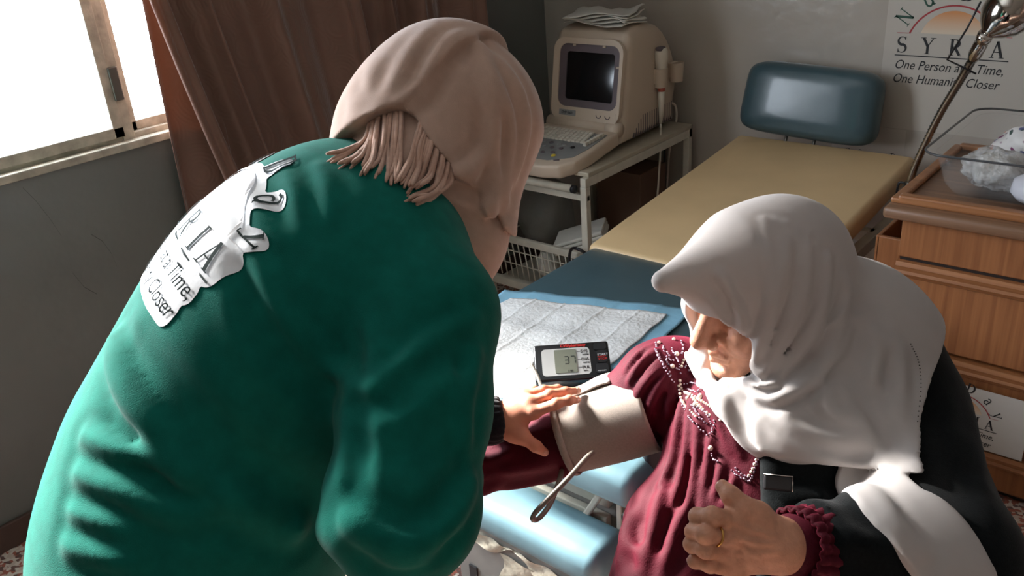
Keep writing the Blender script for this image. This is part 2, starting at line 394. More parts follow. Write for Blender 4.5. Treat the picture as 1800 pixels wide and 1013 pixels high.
B('slide_plate', (-1.28, 1.30, .44), (-.93, 1.325, .50), m_wh, bed)
B('slide_plate', (-1.28, 1.29, .385), (-.93, 1.31, .42), m_wh, bed)
def bar(name, p, q, w, t, m, parent):
    p, q = V(p), V(q); z = (q-p); ln = z.length; z.normalize(); x = Vector((1, 0, 0)); y = z.cross(x).normalized(); x = y.cross(z)
    return B(name, (-w/2, -t/2, 0), (w/2, t/2, ln), m, parent, .004, frame_mtx(p, x, y, z))
bar('bracket_arm', at(1000, 950, 1, 1.28), at(1068, 850, 1, 1.28), .016, .016, m_wh, bed)
bar('bracket_post', (-.862, 1.30, .28), (-.862, 1.30, .56), .034, .02, m_wh, bed)
bm = bmesh.new(); lathe(bm, [(0, -.008), (.016, -.008), (.018, -.002), (.018, .01), (0, .01)], 16, Matrix.Translation((-.862, 1.285, .46)) @ Matrix.Rotation(math.pi/2, 4, 'X'))
obj('pivot_bolt', bm, m_steel, bed, True)
B('bracket_post', (-.90, 1.285, .25), (-.885, 1.30, .56), m_wh, bed)
# underpad on the bed
m_up = mat('underpad_white', (214, 212, 208), .85, var=.03, vscale=10, bump=.6, bscale=90, bdist=.006)
m_ub = mat('underpad_blue', (122, 166, 186), .7, var=.06, vscale=14, bump=.4, bscale=50, bdist=.004)
upd = empty('underpad', (-1.25, 1.5, .66), 'disposable underpad, white quilted with blue border, under the blood pressure monitor', 'underpad')
c00, c10, c11, c01 = [np.array(p) for p in ((-1.535, 1.20), (-.985, 1.215), (-1.045, 1.885), (-1.56, 1.70))]
def uq(u, v): return c00*(1-u)*(1-v)+c10*u*(1-v)+c11*u*v+c01*(1-u)*v
def upz(x, y):
    z = .669+.002*math.sin(40*x+9*y)+.0022*math.sin(55*y-13*x)
    if y < 1.38: z -= min(.018, (1.38-y)*.12)
    return z
def upf(z_, m_):
    def fn(u, v):
        u_ = m_+(1-2*m_)*u; v_ = m_+(1-2*m_)*v; p = uq(u_, v_)
        zz = upz(p[0], p[1])+z_
        for q in (.17, .36, .62, .83):
            zz += .0022*math.exp(-((u-q)/.008)**2)
        return (p[0], p[1], zz)
    return fn
bm = bmesh.new(); sheet(bm, upf(0, 0), 60, 40); thick(obj('border_film', bm, m_ub, upd, True), .001)
bm = bmesh.new(); sheet(bm, upf(.0035, .09), 120, 60); thick(obj('absorbent_pad', bm, m_up, upd, True), .002)
# ================================================================== cart
cart = empty('equipment_cart', (-2.05, 2.85, 0), 'cream metal equipment cart carrying the ultrasound machine, wire basket below', 'cart')
m_ct = mat('cream_laminate', (176, 166, 146), .5, var=.1, vscale=12)
cx0, cx1, cy0, cy1 = -2.36, -1.825, 2.47, 3.24
B('top_board', (cx0, cy0+.02, .735), (cx1, cy1, .752), m_ct, cart)
bm = bmesh.new()
for lo, hi in (((cx1-.025, cy0, .70), (cx1, cy1, .735)), ((cx0, cy0, .70), (cx0+.025, cy1, .735)), ((cx0, cy1-.025, .70), (cx1, cy1, .735))): box(bm, lo, hi, .002)
obj('top_frame', bm, m_wh, cart)
T('front_handle', [(cx0, 2.455, .695), (-1.875, 2.455, .695)], .015, m_wh, cart, 14)
T('handle_cap', [(-1.876, 2.455, .695), (-1.862, 2.455, .695)], .0155, m_dk, cart, 14)
B('front_rail', (cx0, 2.475, .645), (cx1, 2.495, .67), m_wh, cart)
for x in (cx0, cx1-.028):
    for y in (cy0, cy1-.03): B('leg', (x, y, .0), (x+.028, y+.028, .70), m_wh, cart)
B('lower_rail', (cx0, 2.475, .20), (cx1, 2.50, .235), m_wh, cart); B('lower_rail', (cx0, cy1-.03, .20), (cx1, cy1-.005, .235), m_wh, cart)
B('lower_rail', (cx1-.026, cy0, .20), (cx1-.002, cy1, .235), m_wh, cart)
B('lower_shelf', (cx0+.01, cy0+.02, .19), (cx1-.01, cy1, .20), m_wh, cart)
bk = B('basket_rim', (cx0+.03, 2.478, .40), (cx1-.03, 2.496, .43), m_wh, cart)
for i in range(15):
    x = cx0+.05+i*.03
    T('wire', [(x, 2.487, .40), (x+.012, 2.50, .24)], .0028, m_wh, bk, 6)
for z in (.36, .30): T('wire', [(cx0+.03, 2.49+(.4-z)*.08, z), (cx1-.03, 2.49+(.4-z)*.08, z)], .0028, m_wh, bk, 6)
T('wire', [(cx0+.03, 2.487, .40), (cx0+.05, 2.7, .40), (cx0+.05, 3.1, .40)], .0035, m_wh, bk, 6)
T('wire', [(cx1-.035, 2.487, .40), (cx1-.045, 2.7, .40), (cx1-.045, 3.1, .40)], .0035, m_wh, bk, 6)
# things kept on the lower shelf
m_pap = mat('paper_white', (206, 202, 192), .8, var=.03)
m_film = translucent(mat('cloudy_plastic', (150, 148, 142), .3, alpha=.55, bump=.9, bscale=14, bdist=.03), .3, (200, 200, 195))
def wad(name, c_, r, m, seed, amp=.18, label=None, cat=None, sub=3):
    bm = bmesh.new(); bmesh.ops.create_icosphere(bm, subdivisions=sub, radius=1); rr = np.random.default_rng(seed)
    K = rr.normal(size=(10, 3))*2.6; ph = rr.uniform(0, 6, 10)
    for v in bm.verts:
        p = np.array(v.co); d = 1+amp*sum(abs(math.sin(K[i] @ p+ph[i]))-.6 for i in range(10))/3
        v.co = Vector((c_[0]+p[0]*r[0]*d, c_[1]+p[1]*r[1]*d, c_[2]+p[2]*r[2]*d))
    return tag(obj(name, bm, m, None, True), label, cat)
wad('plastic_bag', (-2.19, 2.68, .46), (.11, .11, .16), m_film, 2, .25, 'crumpled clear plastic bag in the cart basket behind the white pack', 'plastic bag')
Rp = Matrix.Translation((-1.97, 2.62, .42)) @ Matrix.Rotation(.5, 4, 'Z') @ Matrix.Rotation(math.radians(-18), 4, 'Y')
pk = empty('paper_pack', (-1.97, 2.62, .42), 'white folded paper pack lying on the cart basket rim', 'paper pack')
for k in range(3):
    B('sheet_bundle', (-.10+.003*k, -.09, -.012+.016*k), (.11, .08-.004*k, .003+.016*k), m_pap, pk, .005, Rp)
m_card = mat('brown_card', (96, 70, 54), .8)
tag(B('cardboard_box', (-2.12, 2.95, .235), (-1.9, 3.15, .60), m_card), 'brown cardboard box on the cart shelf behind the basket', 'box')
wad('crumpled_paper', (-2.10, 2.56, .30), (.05, .03, .06), m_pap, 5, .3, 'crumpled white paper inside the wire basket', 'paper')
T('black_cable', spline([(-1.80, 2.46, .43), (-1.83, 2.43, .47), (-1.88, 2.44, .46), (-1.90, 2.45, .40), (-1.87, 2.44, .34), (-1.80, 2.42, .26)], 6), .006, m_dk)
tag(bpy.data.objects['black_cable'], 'black cable looped over the cart basket corner', 'cable')
# ================================================================== ultrasound machine
m_us = mat('beige_plastic', (192, 174, 154), .45, var=.03, bump=.08, bscale=300)
m_bz = mat('mauve_bezel', (96, 84, 88), .5)
m_sc = mat('dark_screen', (20, 22, 24), .12, coat=.4)
m_gy = mat('grey_panel_keys', (132, 132, 130), .5)
m_key = mat('key_white', (205, 196, 180), .5)
us = empty('ultrasound_machine', (-2.03, 2.9, .752), 'beige portable ultrasound machine with dark screen and keyboard deck on the cart', 'ultrasound machine')
prof = [(2.755, .772), (2.775, .86), (2.825, 1.15), (2.865, 1.195), (2.95, 1.205), (3.06, 1.185), (3.15, 1.12), (3.21, 1.02), (3.225, .92), (3.205, .85), (3.20, .772)]
bm = bmesh.new()
xa, xb = -2.215, -1.865
def usprof(s):      # inset of the outline near the two flanks
    k = max(0, abs(2*s-1)-.80)/.20; return .05*(1-math.sqrt(max(0, 1-k*k)))
rows = []
for s in [0, .01, .03, .06, .1, .3, .5, .7, .9, .94, .97, .99, 1]:
    ins = usprof(s); row = []
    cyc, czc = 2.98, .97
    for p in spline([(q[0], q[1], 0) for q in prof], 3):
        y, z = p[0], p[1]; dy, dz = y-cyc, z-czc; ln = math.hypot(dy, dz); f_ = 1-ins/ln
        zz = czc+dz*f_; yy = cyc+dy*f_
        tap = .022*max(0, (yy-2.8)/.42)
        row.append(bm.verts.new((xa+tap+(xb-xa-2*tap)*s, yy, zz)))
    rows.append(row)
for a_, b_ in zip(rows[:-1], rows[1:]):
    for j in range(len(a_)): bm.faces.new((a_[j], a_[(j+1) % len(a_)], b_[(j+1) % len(a_)], b_[j]))
bm.faces.new(rows[0][::-1]); bm.faces.new(rows[-1]); bmesh.ops.recalc_face_normals(bm, faces=bm.faces)
body = autosmooth(obj('body_shell', bm, m_us, us), 50)
# front plate: local axes x right, v up the face, n outwards
fo = Vector((0, 2.763, .86)); fv = Vector((0, .05, .29)).normalized(); fx = Vector((1, 0, 0)); fn_ = fx.cross(fv)
def FP(x, v, n=0): return Vector((x, 0, 0))+fo+fv*v+fn_*n
def rrect(x0, x1, v0, v1, r, n=5, skew=0):
    out = []
    for (cx_, cv, a0) in ((x1-r, v1-r, 0), (x0+r, v1-r, 90), (x0+r, v0+r, 180), (x1-r, v0+r, 270)):
        for i in range(n+1):
            aa = math.radians(a0+90*i/n); vv = cv+r*math.sin(aa); out.append((cx_+r*math.cos(aa), vv))
    return out
def rring(name, outer, inner, n0, n1, m, parent):
    bm = bmesh.new(); n = len(outer)
    A = [bm.verts.new(FP(*p, n0)) for p in outer]; A1 = [bm.verts.new(FP(*p, n1)) for p in outer]; B1 = [bm.verts.new(FP(*p, n1)) for p in inner]; B0 = [bm.verts.new(FP(*p, n0)) for p in inner]
    for a_, b_ in ((A, A1), (A1, B1), (B1, B0)):
        for j in range(n): bm.faces.new((a_[j], a_[(j+1) % n], b_[(j+1) % n], b_[j]))
    bmesh.ops.recalc_face_normals(bm, faces=bm.faces)
    return autosmooth(obj(name, bm, m, parent), 40)
rring('front_frame', rrect(-2.198, -1.872, -.01, .31, .05), rrect(-2.168, -1.887, .047, .288, .035), -.01, .008, m_us, us)
bz = rring('screen_bezel', rrect(-2.168, -1.887, .047, .288, .035), rrect(-2.135, -1.91, .075, .258, .012), -.006, .004, m_bz, us)
bm = bmesh.new()
sheet(bm, lambda u, v: FP(-2.137+.229*u, .073+.187*v, -.001+.007*(1-(2*u-1)**2)*(1-(2*v-1)**2)), 12, 12)
obj('screen', bm, m_sc, us, True)
PR('name_badge', rrect(-2.155, -2.075, .012, .034, .003), FP(0, 0, .006), fx, fv, fn_*.004, m_gy, us)
m_ink = mat('black_ink', (24, 24, 26), .6)
TXT('badge_text', 'EMP-860', .015, frame_mtx(FP(-2.143, .018, .0106), fx, fv, fn_), m_ink, us, shear=.1)
for px_, pv in ((-2.10, .283), (-1.96, .283), (-1.893, .21)): B('bezel_clip', (-.006, -.004, 0), (.006, .004, .008), m_us, us, .001, frame_mtx(FP(px_, pv, .002), fx, fv, fn_))
PR('port_cover', rrect(-1.985, -1.885, -.006, .038, .004), FP(0, 0, .006), fx, fv, fn_*.003, m_us, us)
for dx in (0, .042):
    T('port_notch', [FP(-1.965+dx+.011*math.cos(t), .026+.011*math.sin(t), .0095) for t in np.linspace(math.pi, 2*math.pi, 9)], .0018, m_bz, us, 6)
# keyboard deck
dk_o = Vector((-2.04, 2.745, .838)); dv = Vector((0, -.345, -.055)); dlen = dv.length; dv.normalize(); dnn = fx.cross(dv); dnn = -dnn if dnn.z < 0 else dnn
def DK(x, v, n=0): return dk_o+Vector((x, 0, 0))+dv*v+dnn*n
out = [(-.178, 0), (-.178, .19), (-.165, .27), (-.12, .322), (-.05, .345), (.06, .345), (.13, .325), (.168, .27), (.178, .19), (.178, 0)]
bm = bmesh.new(); prism(bm, [(p[0], p[1]) for p in out], dk_o-dnn*.055, fx, dv, dnn*.055, .012)
deck = autosmooth(obj('keyboard_deck', bm, m_us, us), 50)
T('hinge_bar', [(-2.21, 2.765, .838), (-1.93, 2.765, .838)], .026, m_us, us, 16); T('hinge_bar', [(-1.925, 2.765, .838), (-1.868, 2.765, .838)], .027, m_us, us, 16)
pan = PR('control_panel', [(-.155, .045), (-.155, .20), (-.14, .27), (-.08, .30), (.06, .30), (.14, .25), (.155, .17), (.155, .045)], DK(0, 0, .0), fx, dv, dnn*.002, m_gy, us)
first = None
for r_ in range(5):
    for k_ in range(13):
        x = -.145+k_*.0195+r_*.003; v = .054+r_*.0195
        if first is None:
            first = B('key', (-.0082, -.0078, 0), (.0082, .0078, .007), m_key, deck, .0015)
            me = first.data; first.matrix_basis = frame_mtx(DK(x, v, .002), fx, dv, dnn)
        else: share(first, 'key', deck, frame_mtx(DK(x, v, .002), fx, dv, dnn))
f2 = None
for k_ in range(6):
    mt = frame_mtx(DK(.128+.003*k_, .150-.0175*k_, .002), fx, dv, dnn)
    if f2 is None: f2 = B('slider_key', (-.007, -.007, 0), (.007, .007, .014), m_key, deck, .0015); f2.matrix_basis = mt
    else: share(f2, 'slider_key', deck, mt)
m_kg = mat('key_green', (150, 196, 176), .5); m_ky = mat('key_yellow', (214, 186, 60), .5)
f3 = None; bt = random.Random(3)
def disc(name, p, r, h, m, parent):
    bm = bmesh.new(); lathe(bm, [(0, 0), (r, 0), (r, h*.7), (r*.8, h), (0, h)], 14, frame_mtx(p, fx, dv, dnn)); return obj(name, bm, m, parent, True)
bm = bmesh.new(); lathe(bm, [(.021*math.cos(t), .021*math.sin(t)) for t in np.linspace(0, math.pi/2, 7)], 18, frame_mtx(DK(-.085, .195, -.004), fx, dv, dnn)); obj('trackball', bm, m_dk, deck, True)
for (x, v, mm) in ((-.10, .162, m_gy), (-.06, .165, m_gy), (-.02, .168, m_gy), (.02, .17, m_gy), (-.03, .20, m_gy), (.01, .205, m_gy), (.05, .20, m_gy), (.045, .172, m_gy), (-.03, .245, m_kg), (.0, .25, m_gy), (.04, .24, m_gy), (.06, .262, m_ky), (-.12, .215, m_gy), (.09, .18, m_dk)):
    disc('round_key', DK(x, v, .002), .009, .004, mm if mm is not m_gy else m_bz if bt.random() < .5 else m_gy, deck)
T('deck_latch', [DK(.085, .295, .002), DK(.105, .285, .002)], .003, m_bz, deck, 6)
# vents, probe holders and probe on the right flank
for k in range(18):
    y = 2.86+k*.018; h_ = .075 if k > 3 else .02+.014*k
    xs = -1.866-.022*max(0, (y-2.8)/.42)
    B('vent_slot', (xs-.004, y-.003, .785), (xs+.0012, y+.003, .785+h_), m_bz, us, bev=0)
def holder(y, z, s=1.0):
    bm = bmesh.new(); lathe(bm, [(.024*s, -.04), (.028*s, .035), (.024*s, .035), (.021*s, -.04), (.024*s, -.04)], 20, Matrix.Translation((-1.862, y, z))); return autosmooth(obj('probe_holder', bm, m_us, us), 40)
holder(3.045, .985); B('holder_mount', (-1.90, 3.02, .96), (-1.868, 3.075, 1.02), m_us, us)
holder(3.165, .985, 1.15); B('holder_mount', (-1.92, 3.14, .96), (-1.87, 3.195, 1.02), m_us, us)
pr = empty('ultrasound_probe', (-1.85, 3.045, .95), 'cream ultrasound probe with cable hanging in the side holder of the machine', 'ultrasound probe')
hp = (-1.858, 3.045)
bm = bmesh.new(); lathe(bm, [(0, .9), (.010, .9), (.014, .95), (.018, 1.0), (.021, 1.03), (.026, 1.055), (.027, 1.08), (.022, 1.098), (0, 1.102)], 20, Matrix.Translation((hp[0], hp[1], 0))); obj('probe_grip', bm, m_key, pr, True)
B('probe_lens', (hp[0]-.012, hp[1]-.028, 1.09), (hp[0]+.016, hp[1]+.01, 1.106), m_bz, pr, .006)
m_red = mat('red_collar', (176, 84, 66), .5)
T('strain_relief', [(hp[0], hp[1], .945), (hp[0], hp[1], .93)], .0155, m_red, pr, 14); T('strain_relief', [(hp[0], hp[1], .93), (hp[0], hp[1], .85), (hp[0], hp[1]-.005, .80)], [.0145, .011, .006], m_key, pr, 14)
T('probe_cable', spline([(hp[0], hp[1]-.005, .80), (hp[0]+.005, hp[1]-.015, .70), (hp[0]+.01, hp[1]-.04, .55), (hp[0]+.012, hp[1]-.06, .40), (-1.80, 2.95, .26), (-1.79, 2.9, .02)], 6), .0042, m_key, pr)
T('power_cable', spline([(-1.93, 3.2, .84), (-1.92, 3.255, .82), (-1.91, 3.25, .755), (-1.95, 3.26, .6), (-1.97, 3.26, .2)], 6), .005, m_key, us)
T('rear_cable', spline([(-1.98, 3.27, .7), (-1.975, 3.27, .4), (-1.98, 3.27, .02)], 4), .004, m_dk, us)
# folded towels on top
tw = empty('paper_towels', (-2.04, 2.93, 1.205), 'stack of folded white paper towels lying on top of the ultrasound machine', 'paper towels')
r_ = random.Random(5)
for k in range(5):
    def tf(u, v, k=k):
        ang = .10*k-.15; x = (u-.5)*(.30-.01*k); y = (v-.5)*(.15+.006*k)
        xx = x*math.cos(ang)-y*math.sin(ang); yy = x*math.sin(ang)+y*math.cos(ang)
        z = 1.216+.009*k+.004*math.sin(20*u+k*2)*v+.006*math.sin(7*u+3*v+k)-.12*max(0, abs(xx)-.11)-.10*max(0, -.06-yy)
        return (-2.035+xx+.004*math.sin(9*v+k), 2.915+yy+.006*math.sin(13*u+2*k), z+.006*(u > .93)*math.sin(k*2.2))
    bm = bmesh.new(); sheet(bm, tf, 24, 12); thick(obj('towel', bm, m_pap, tw, True), .003)
# teal bottle in the corner
m_tl = mat('teal_plastic', (96, 150, 140), .4, alpha=.85)
bt_ = empty('squeeze_bottle', (-2.47, 3.0, .752), 'small teal squeeze bottle behind the machine, half hidden by the pink headscarf', 'bottle')
bo = at(930, 185, 0, -2.30); bo = Vector((-2.30, bo[1], .752)); bt_.location = bo
bm = bmesh.new(); lathe(bm, [(0, .0), (.028, .0), (.03, .01), (.03, .06), (.026, .075), (.03, .085), (.028, .11), (.014, .125), (0, .125)], 20, Matrix.Translation(bo)); obj('bottle_body', bm, m_tl, bt_, True)
bm = bmesh.new(); lathe(bm, [(.013, .12), (.013, .14), (.006, .15), (.003, .19), (0, .19)], 16, Matrix.Translation(bo)); obj('nozzle_cap', bm, m_tl, bt_, True)
# ================================================================== cabinet with bassinet
m_wd = wood('beech_veneer', (128, 78, 44), (160, 104, 62), 'Z')
m_wdx = wood('beech_trim', (138, 88, 52), (168, 114, 72), 'X')
m_edge = wood('worn_beech_edge', (108, 78, 56), (140, 104, 78), 'X')
m_drk = mat('dark_gap', (40, 26, 18), .8)
cab = empty('bassinet_cabinet', (-.35, 2.7, 0), 'beech wood bassinet cabinet with three drawers and a raised tray top', 'cabinet')
kx0, kx1, ky0, ky1 = -.700, -.06, 2.42, 3.0
B('carcass', (kx0+.012, ky0+.014, .02), (kx1-.012, ky1, .815), m_wd, cab)
B('plinth', (kx0+.03, ky0+.03, 0), (kx1-.03, ky1-.02, .03), m_drk, cab)
# drawer fronts, each with a routed lip along its top
for (za, zb) in ((.70, .815), (.435, .69), (.17, .425), (.035, .16)):
    dr = B('drawer_front', (kx0, ky0-.004, za), (kx1, ky0+.014, zb), m_wd, cab, .003)
    if zb < .8:
        PR('drawer_lip', [(0, 0), (-.012, .0), (-.017, -.012), (-.012, -.026), (-.016, -.034), (-.010, -.044), (0, -.05)], (kx0, ky0-.004, zb), (0, 1, 0), (0, 0, 1), (kx1-kx0, 0, 0), m_wdx, dr)
B('drawer_gap', (kx0+.004, ky0+.002, .690), (kx1-.004, ky0+.012, .70), m_drk, cab, bev=0)
# tray top: overhanging slab with rounded nose and a raised frame
bm = bmesh.new(); box(bm, (-.748, 2.385, .815), (-.02, 3.02, .85), .012, None, 3); autosmooth(obj('tray_top', bm, m_edge, cab), 50)
B('tray_frame', (-.722, 2.425, .850), (-.04, 2.458, .875), m_wdx, cab, .006); B('tray_frame', (-.722, 2.99, .850), (-.04, 3.015, .872), m_wdx, cab, .006)
B('tray_frame', (-.742, 2.425, .850), (-.712, 3.01, .866), m_wdx, cab, .006)
# open pocket on the cabinet's left flank
sp = B('side_pocket', (-.775, 2.452, .42), (-.705, 2.466, .735), m_wd, cab, .004)
B('pocket_wall', (-.778, 2.452, .42), (-.766, 2.95, .735), wood('beech_flank', (128, 78, 44), (152, 98, 58), 'Y'), sp, .003)
B('pocket_floor', (-.775, 2.455, .42), (-.705, 2.95, .432), m_wd, sp, 0)
# sign on the drawers
m_shp = mat('sign_paper', (196, 192, 184), .6, var=.03)
m_rd = mat('ink_red', (160, 44, 48), .6); m_gn = mat('ink_green', (28, 70, 52), .6)
m_or = mat('sun_print', (205, 130, 60), .6)
def logo_ink(zc, h):   # the printed sun fades downwards in the artwork itself
    m = bpy.data.materials.new('sun_print_fade'); m.use_nodes = True; nt = m.node_tree; b = nt.nodes['Principled BSDF']; b.inputs['Roughness'].default_value = .6
    g = nt.nodes.new('ShaderNodeNewGeometry'); sx = nt.nodes.new('ShaderNodeSeparateXYZ'); nt.links.new(g.outputs['Position'], sx.inputs[0])
    mr = nt.nodes.new('ShaderNodeMapRange'); mr.inputs[1].default_value = zc; mr.inputs[2].default_value = zc+h; nt.links.new(sx.outputs['Z'], mr.inputs[0])
    rp = nt.nodes.new('ShaderNodeValToRGB'); nt.links.new(mr.outputs[0], rp.inputs[0])
    rp.color_ramp.elements[0].color = (*S2L((214, 196, 172)), 1); rp.color_ramp.elements[1].color = (*S2L((206, 128, 52)), 1)
    nt.links.new(rp.outputs[0], b.inputs['Base Color']); return m
def logo(par, y, xc, zb, w, txt=True, sc=1.0):
    """zb = z of the SYRIA baseline, w = width of the word; the sheet faces -y"""
    U, Vv, Nn = Vector((1, 0, 0)), Vector((0, 0, 1)), Vector((0, -1, 0))
    ch = w*.155; yy = y-.0006
    xs = [-.5, -.27, -.02, .215, .34]; 
    for c_, p in zip('SYRIA', xs):
        LET('letter', c_, Matrix.Translation((xc+p*w, yy, zb)) @ frame_mtx((0, 0, 0), U*ch*1.05, Vv*ch, Nn), m_ink, par)
    B('rule', (xc-.51*w, yy-.0003, zb-.030*w), (xc+.51*w, yy, zb-.020*w), m_ink, par, 0)
    # arc and sun
    R_ = .235*w; zc = zb+.19*w-.0*w; zc0 = zc
    hw, hh = .40*w, .275*w; R_ = (hw*hw+hh*hh)/(2*hh); cz = zc0+hh-R_; a0 = math.asin(hw/R_)
    bm = bmesh.new(); n = 30; prev = None
    for i in range(n+1):
        aa = -a0+2*a0*i/n; q = []
        for rr in (R_, R_-.016*w): q.append(bm.verts.new((xc+rr*math.sin(aa), yy, cz+rr*math.cos(aa))))
        if prev: bm.faces.new((prev[0], prev[1], q[1], q[0]))
        prev = q
    obj('arc', bm, m_rd, par)
    hw2, hh2 = .29*w, .215*w; R2 = (hw2*hw2+hh2*hh2)/(2*hh2); cz2 = zc0+.005*w+hh2-R2; a2 = math.asin(min(1, hw2/R2))
    bm = bmesh.new(); vs_ = [bm.verts.new((xc+R2*math.sin(-a2+2*a2*i/20), yy, cz2+R2*math.cos(-a2+2*a2*i/20))) for i in range(21)]; bm.faces.new(vs_)
    obj('sun', bm, logo_ink(zc0+.02*w, hh2), par)
    for sx_ in (-1, 1): B('rule', (min(xc+sx_*.40*w, xc+sx_*.51*w), yy-.0002, zc0-.003*w), (max(xc+sx_*.40*w, xc+sx_*.51*w), yy, zc0+.002*w), m_rd, par, 0)
    for c_, deg in (('N', 147), ('u', 118), ('D', 80), ('a', 50), ('y', 24)):
        aa = math.radians(deg); rr = R_+.04*w; p = Vector((xc+rr*math.cos(aa), yy, cz+rr*math.sin(aa)))
        t = U*math.sin(aa)-Vv*math.cos(aa); n_ = U*math.cos(aa)+Vv*math.sin(aa); s_ = ch*1.0
        LET('letter', c_, Matrix.Translation(p-t*.35*s_) @ frame_mtx((0, 0, 0), t*s_, n_*s_, Nn), m_gn if c_ in 'Nu' else m_ink, par)
    if txt:
        TXT('lettering', 'One Person at a Time,', .125*w, frame_mtx((xc-.505*w, yy, zb-.155*w), U, Vv, Nn), m_ink, par, shear=.28, sx=.86)
        TXT('lettering', 'One Humanity Closer', .125*w, frame_mtx((xc-.51*w, yy, zb-.29*w), U, Vv, Nn), m_ink, par, shear=.28, sx=.86)
sg = empty('sign_sheet', (-.41, 2.40, .3), 'white logo sign taped to the cabinet drawer beside the black coat', 'sign')
B('paper', (-.59, 2.3985, .168), (-.300, 2.3995, .358), m_shp, sg, 0); logo(sg, 2.3985, -.475, .238, .20)
# ---- posters on the back wall
m_post = mat('poster_paper', (186, 178, 166), .4, var=.02, coat=.1)
po = empty('poster', (-.85, YB, 1.1), 'large logo poster pasted on the beige wall behind the gooseneck lamp', 'poster')
B('paper', (-1.092, YB-.0012, .812), (-.605, YB, 1.47), m_post, po, 0); logo(po, YB-.0012, -.868, 1.085, .36)
p2_ = empty('poster', (-1.1, YB, .8), 'small paper sheet on the wall behind the blue headrest', 'poster')
B('paper', (-1.25, YB-.0008, .62), (-.98, YB, .81), m_post, p2_, 0)
TXT('lettering', 'One Person at a Time,', .024, frame_mtx((-1.20, YB-.0012, .70), Vector((1, 0, 0)), Vector((0, 0, 1)), Vector((0, -1, 0))), m_ink, p2_, shear=.25)
# ---- acrylic tub
m_ac = mat('clear_acrylic', (214, 212, 208), .06, alpha=.07, var=.01, coat=.3)
m_rim = mat('acrylic_edge', (70, 72, 74), .15, alpha=.75)
tub = empty('bassinet_tub', (-.4, 2.72, .875), 'clear acrylic bassinet tub standing on the cabinet top', 'bassinet')
def trr(x0, x1, y0, y1, z, r=.05): return [(p[0], p[1], z) for p in rrect(x0, x1, y0, y1, r)]
bm = bmesh.new(); prev = None
lv = [(-.615, -.12, 2.50, 2.93, .872), (-.635, -.10, 2.485, 2.95, .90), (-.66, -.08, 2.465, 2.965, .99)]
for L_ in lv:
    ring = [bm.verts.new(p) for p in trr(*L_)]
    if prev:
        for j in range(len(ring)): bm.faces.new((prev[j], prev[(j+1) % len(ring)], ring[(j+1) % len(ring)], ring[j]))
    else: bm.faces.new(ring[::-1])
    prev = ring
thick(autosmooth(obj('tub_shell', bm, m_ac, tub), 60), .003)
bm = bmesh.new(); a_ = [bm.verts.new(p) for p in trr(-.66, -.08, 2.465, 2.965, .99)]; b_ = [bm.verts.new(p) for p in trr(-.685, -.055, 2.44, 2.99, .995, .06)]
for j in range(len(a_)): bm.faces.new((a_[j], a_[(j+1) % len(a_)], b_[(j+1) % len(a_)], b_[j]))
thick(obj('flange', bm, m_ac, tub, True), .004)
pts = trr(-.685, -.055, 2.44, 2.99, .995, .06); T('rim', pts+[pts[0]], .0034, m_rim, tub, 6)
# contents
m_flo = mat('floral_cotton', (206, 202, 198), .8, bump=.3, bscale=30, bdist=.004)
nt = m_flo.node_tree; N = nt.nodes; vo = N.new('ShaderNodeTexVoronoi'); vo.inputs['Scale'].default_value = 42; tcn = [n for n in N if n.type == 'TEX_COORD'][0]; nt.links.new(tcn.outputs['Object'], vo.inputs['Vector'])
rpd = N.new('ShaderNodeValToRGB'); nt.links.new(vo.outputs['Distance'], rpd.inputs[0]); rpd.color_ramp.elements[0].position = .36; rpd.color_ramp.elements[0].color = (1, 1, 1, 1); rpd.color_ramp.elements[1].position = .44; rpd.color_ramp.elements[1].color = (0, 0, 0, 1)
rpc = N.new('ShaderNodeValToRGB'); nt.links.new(vo.outputs['Color'], rpc.inputs[0]); rpc.color_ramp.interpolation = 'CONSTANT'
for i, (p, cc) in enumerate(((0, (208, 204, 200)), (.25, (120, 60, 96)), (.52, (186, 84, 58)), (.64, (58, 74, 66)), (.8, (90, 92, 130)))):
    e = rpc.color_ramp.elements[i] if i < 2 else rpc.color_ramp.elements.new(p); e.position = p; e.color = (*S2L(cc), 1)
mx = N.new('ShaderNodeMix'); mx.data_type = 'RGBA'; nt.links.new(rpd.outputs[0], mx.inputs['Factor']); mx.inputs['A'].default_value = (*S2L((208, 204, 200)), 1); nt.links.new(rpc.outputs[0], mx.inputs['B']); nt.links.new(mx.outputs['Result'], N['Principled BSDF'].inputs['Base Color'])
wad('fabric_bundle', (-.42, 2.80, .945), (.16, .11, .065), m_flo, 11, .16, 'white cotton bundle with a small flower print inside the clear tub', 'fabric', 4)
wad('fabric_bundle', (-.36, 2.83, 1.035), (.15, .10, .045), m_flo, 12, .2, 'flower print cotton heaped on top of the tub contents', 'fabric', 4)
m_cel = mat('cellophane', (226, 226, 224), .08, alpha=.45, bump=1.0, bscale=45, bdist=.02, coat=.6)
cb = empty('cellophane_bag', (-.47, 2.60, .89), 'crinkled shiny cellophane bag with a white packet in the front of the clear tub', 'plastic bag')
for nm_, r_c, m_c, sd_, am_ in (('film', (.075, .068, .056), m_cel, 13, .3), ('packet', (.055, .05, .04), m_pap, 17, .12)):
    o = wad(nm_, (-.53, 2.61, .928), r_c, m_c, sd_, am_, None, None, 4); o.parent = cb; o.matrix_parent_inverse = Matrix.Translation(-cb.location)
bm = bmesh.new(); lathe(bm, [(0, .875), (.06, .877), (.075, .895), (.07, .925), (.045, .94), (0, .943)], 28, Matrix.Translation((-.40, 2.555, 0))); tag(obj('white_dish', bm, mat('glazed_white', (212, 212, 220), .25), None, True), 'smooth white upturned dish at the front right inside the tub', 'dish')
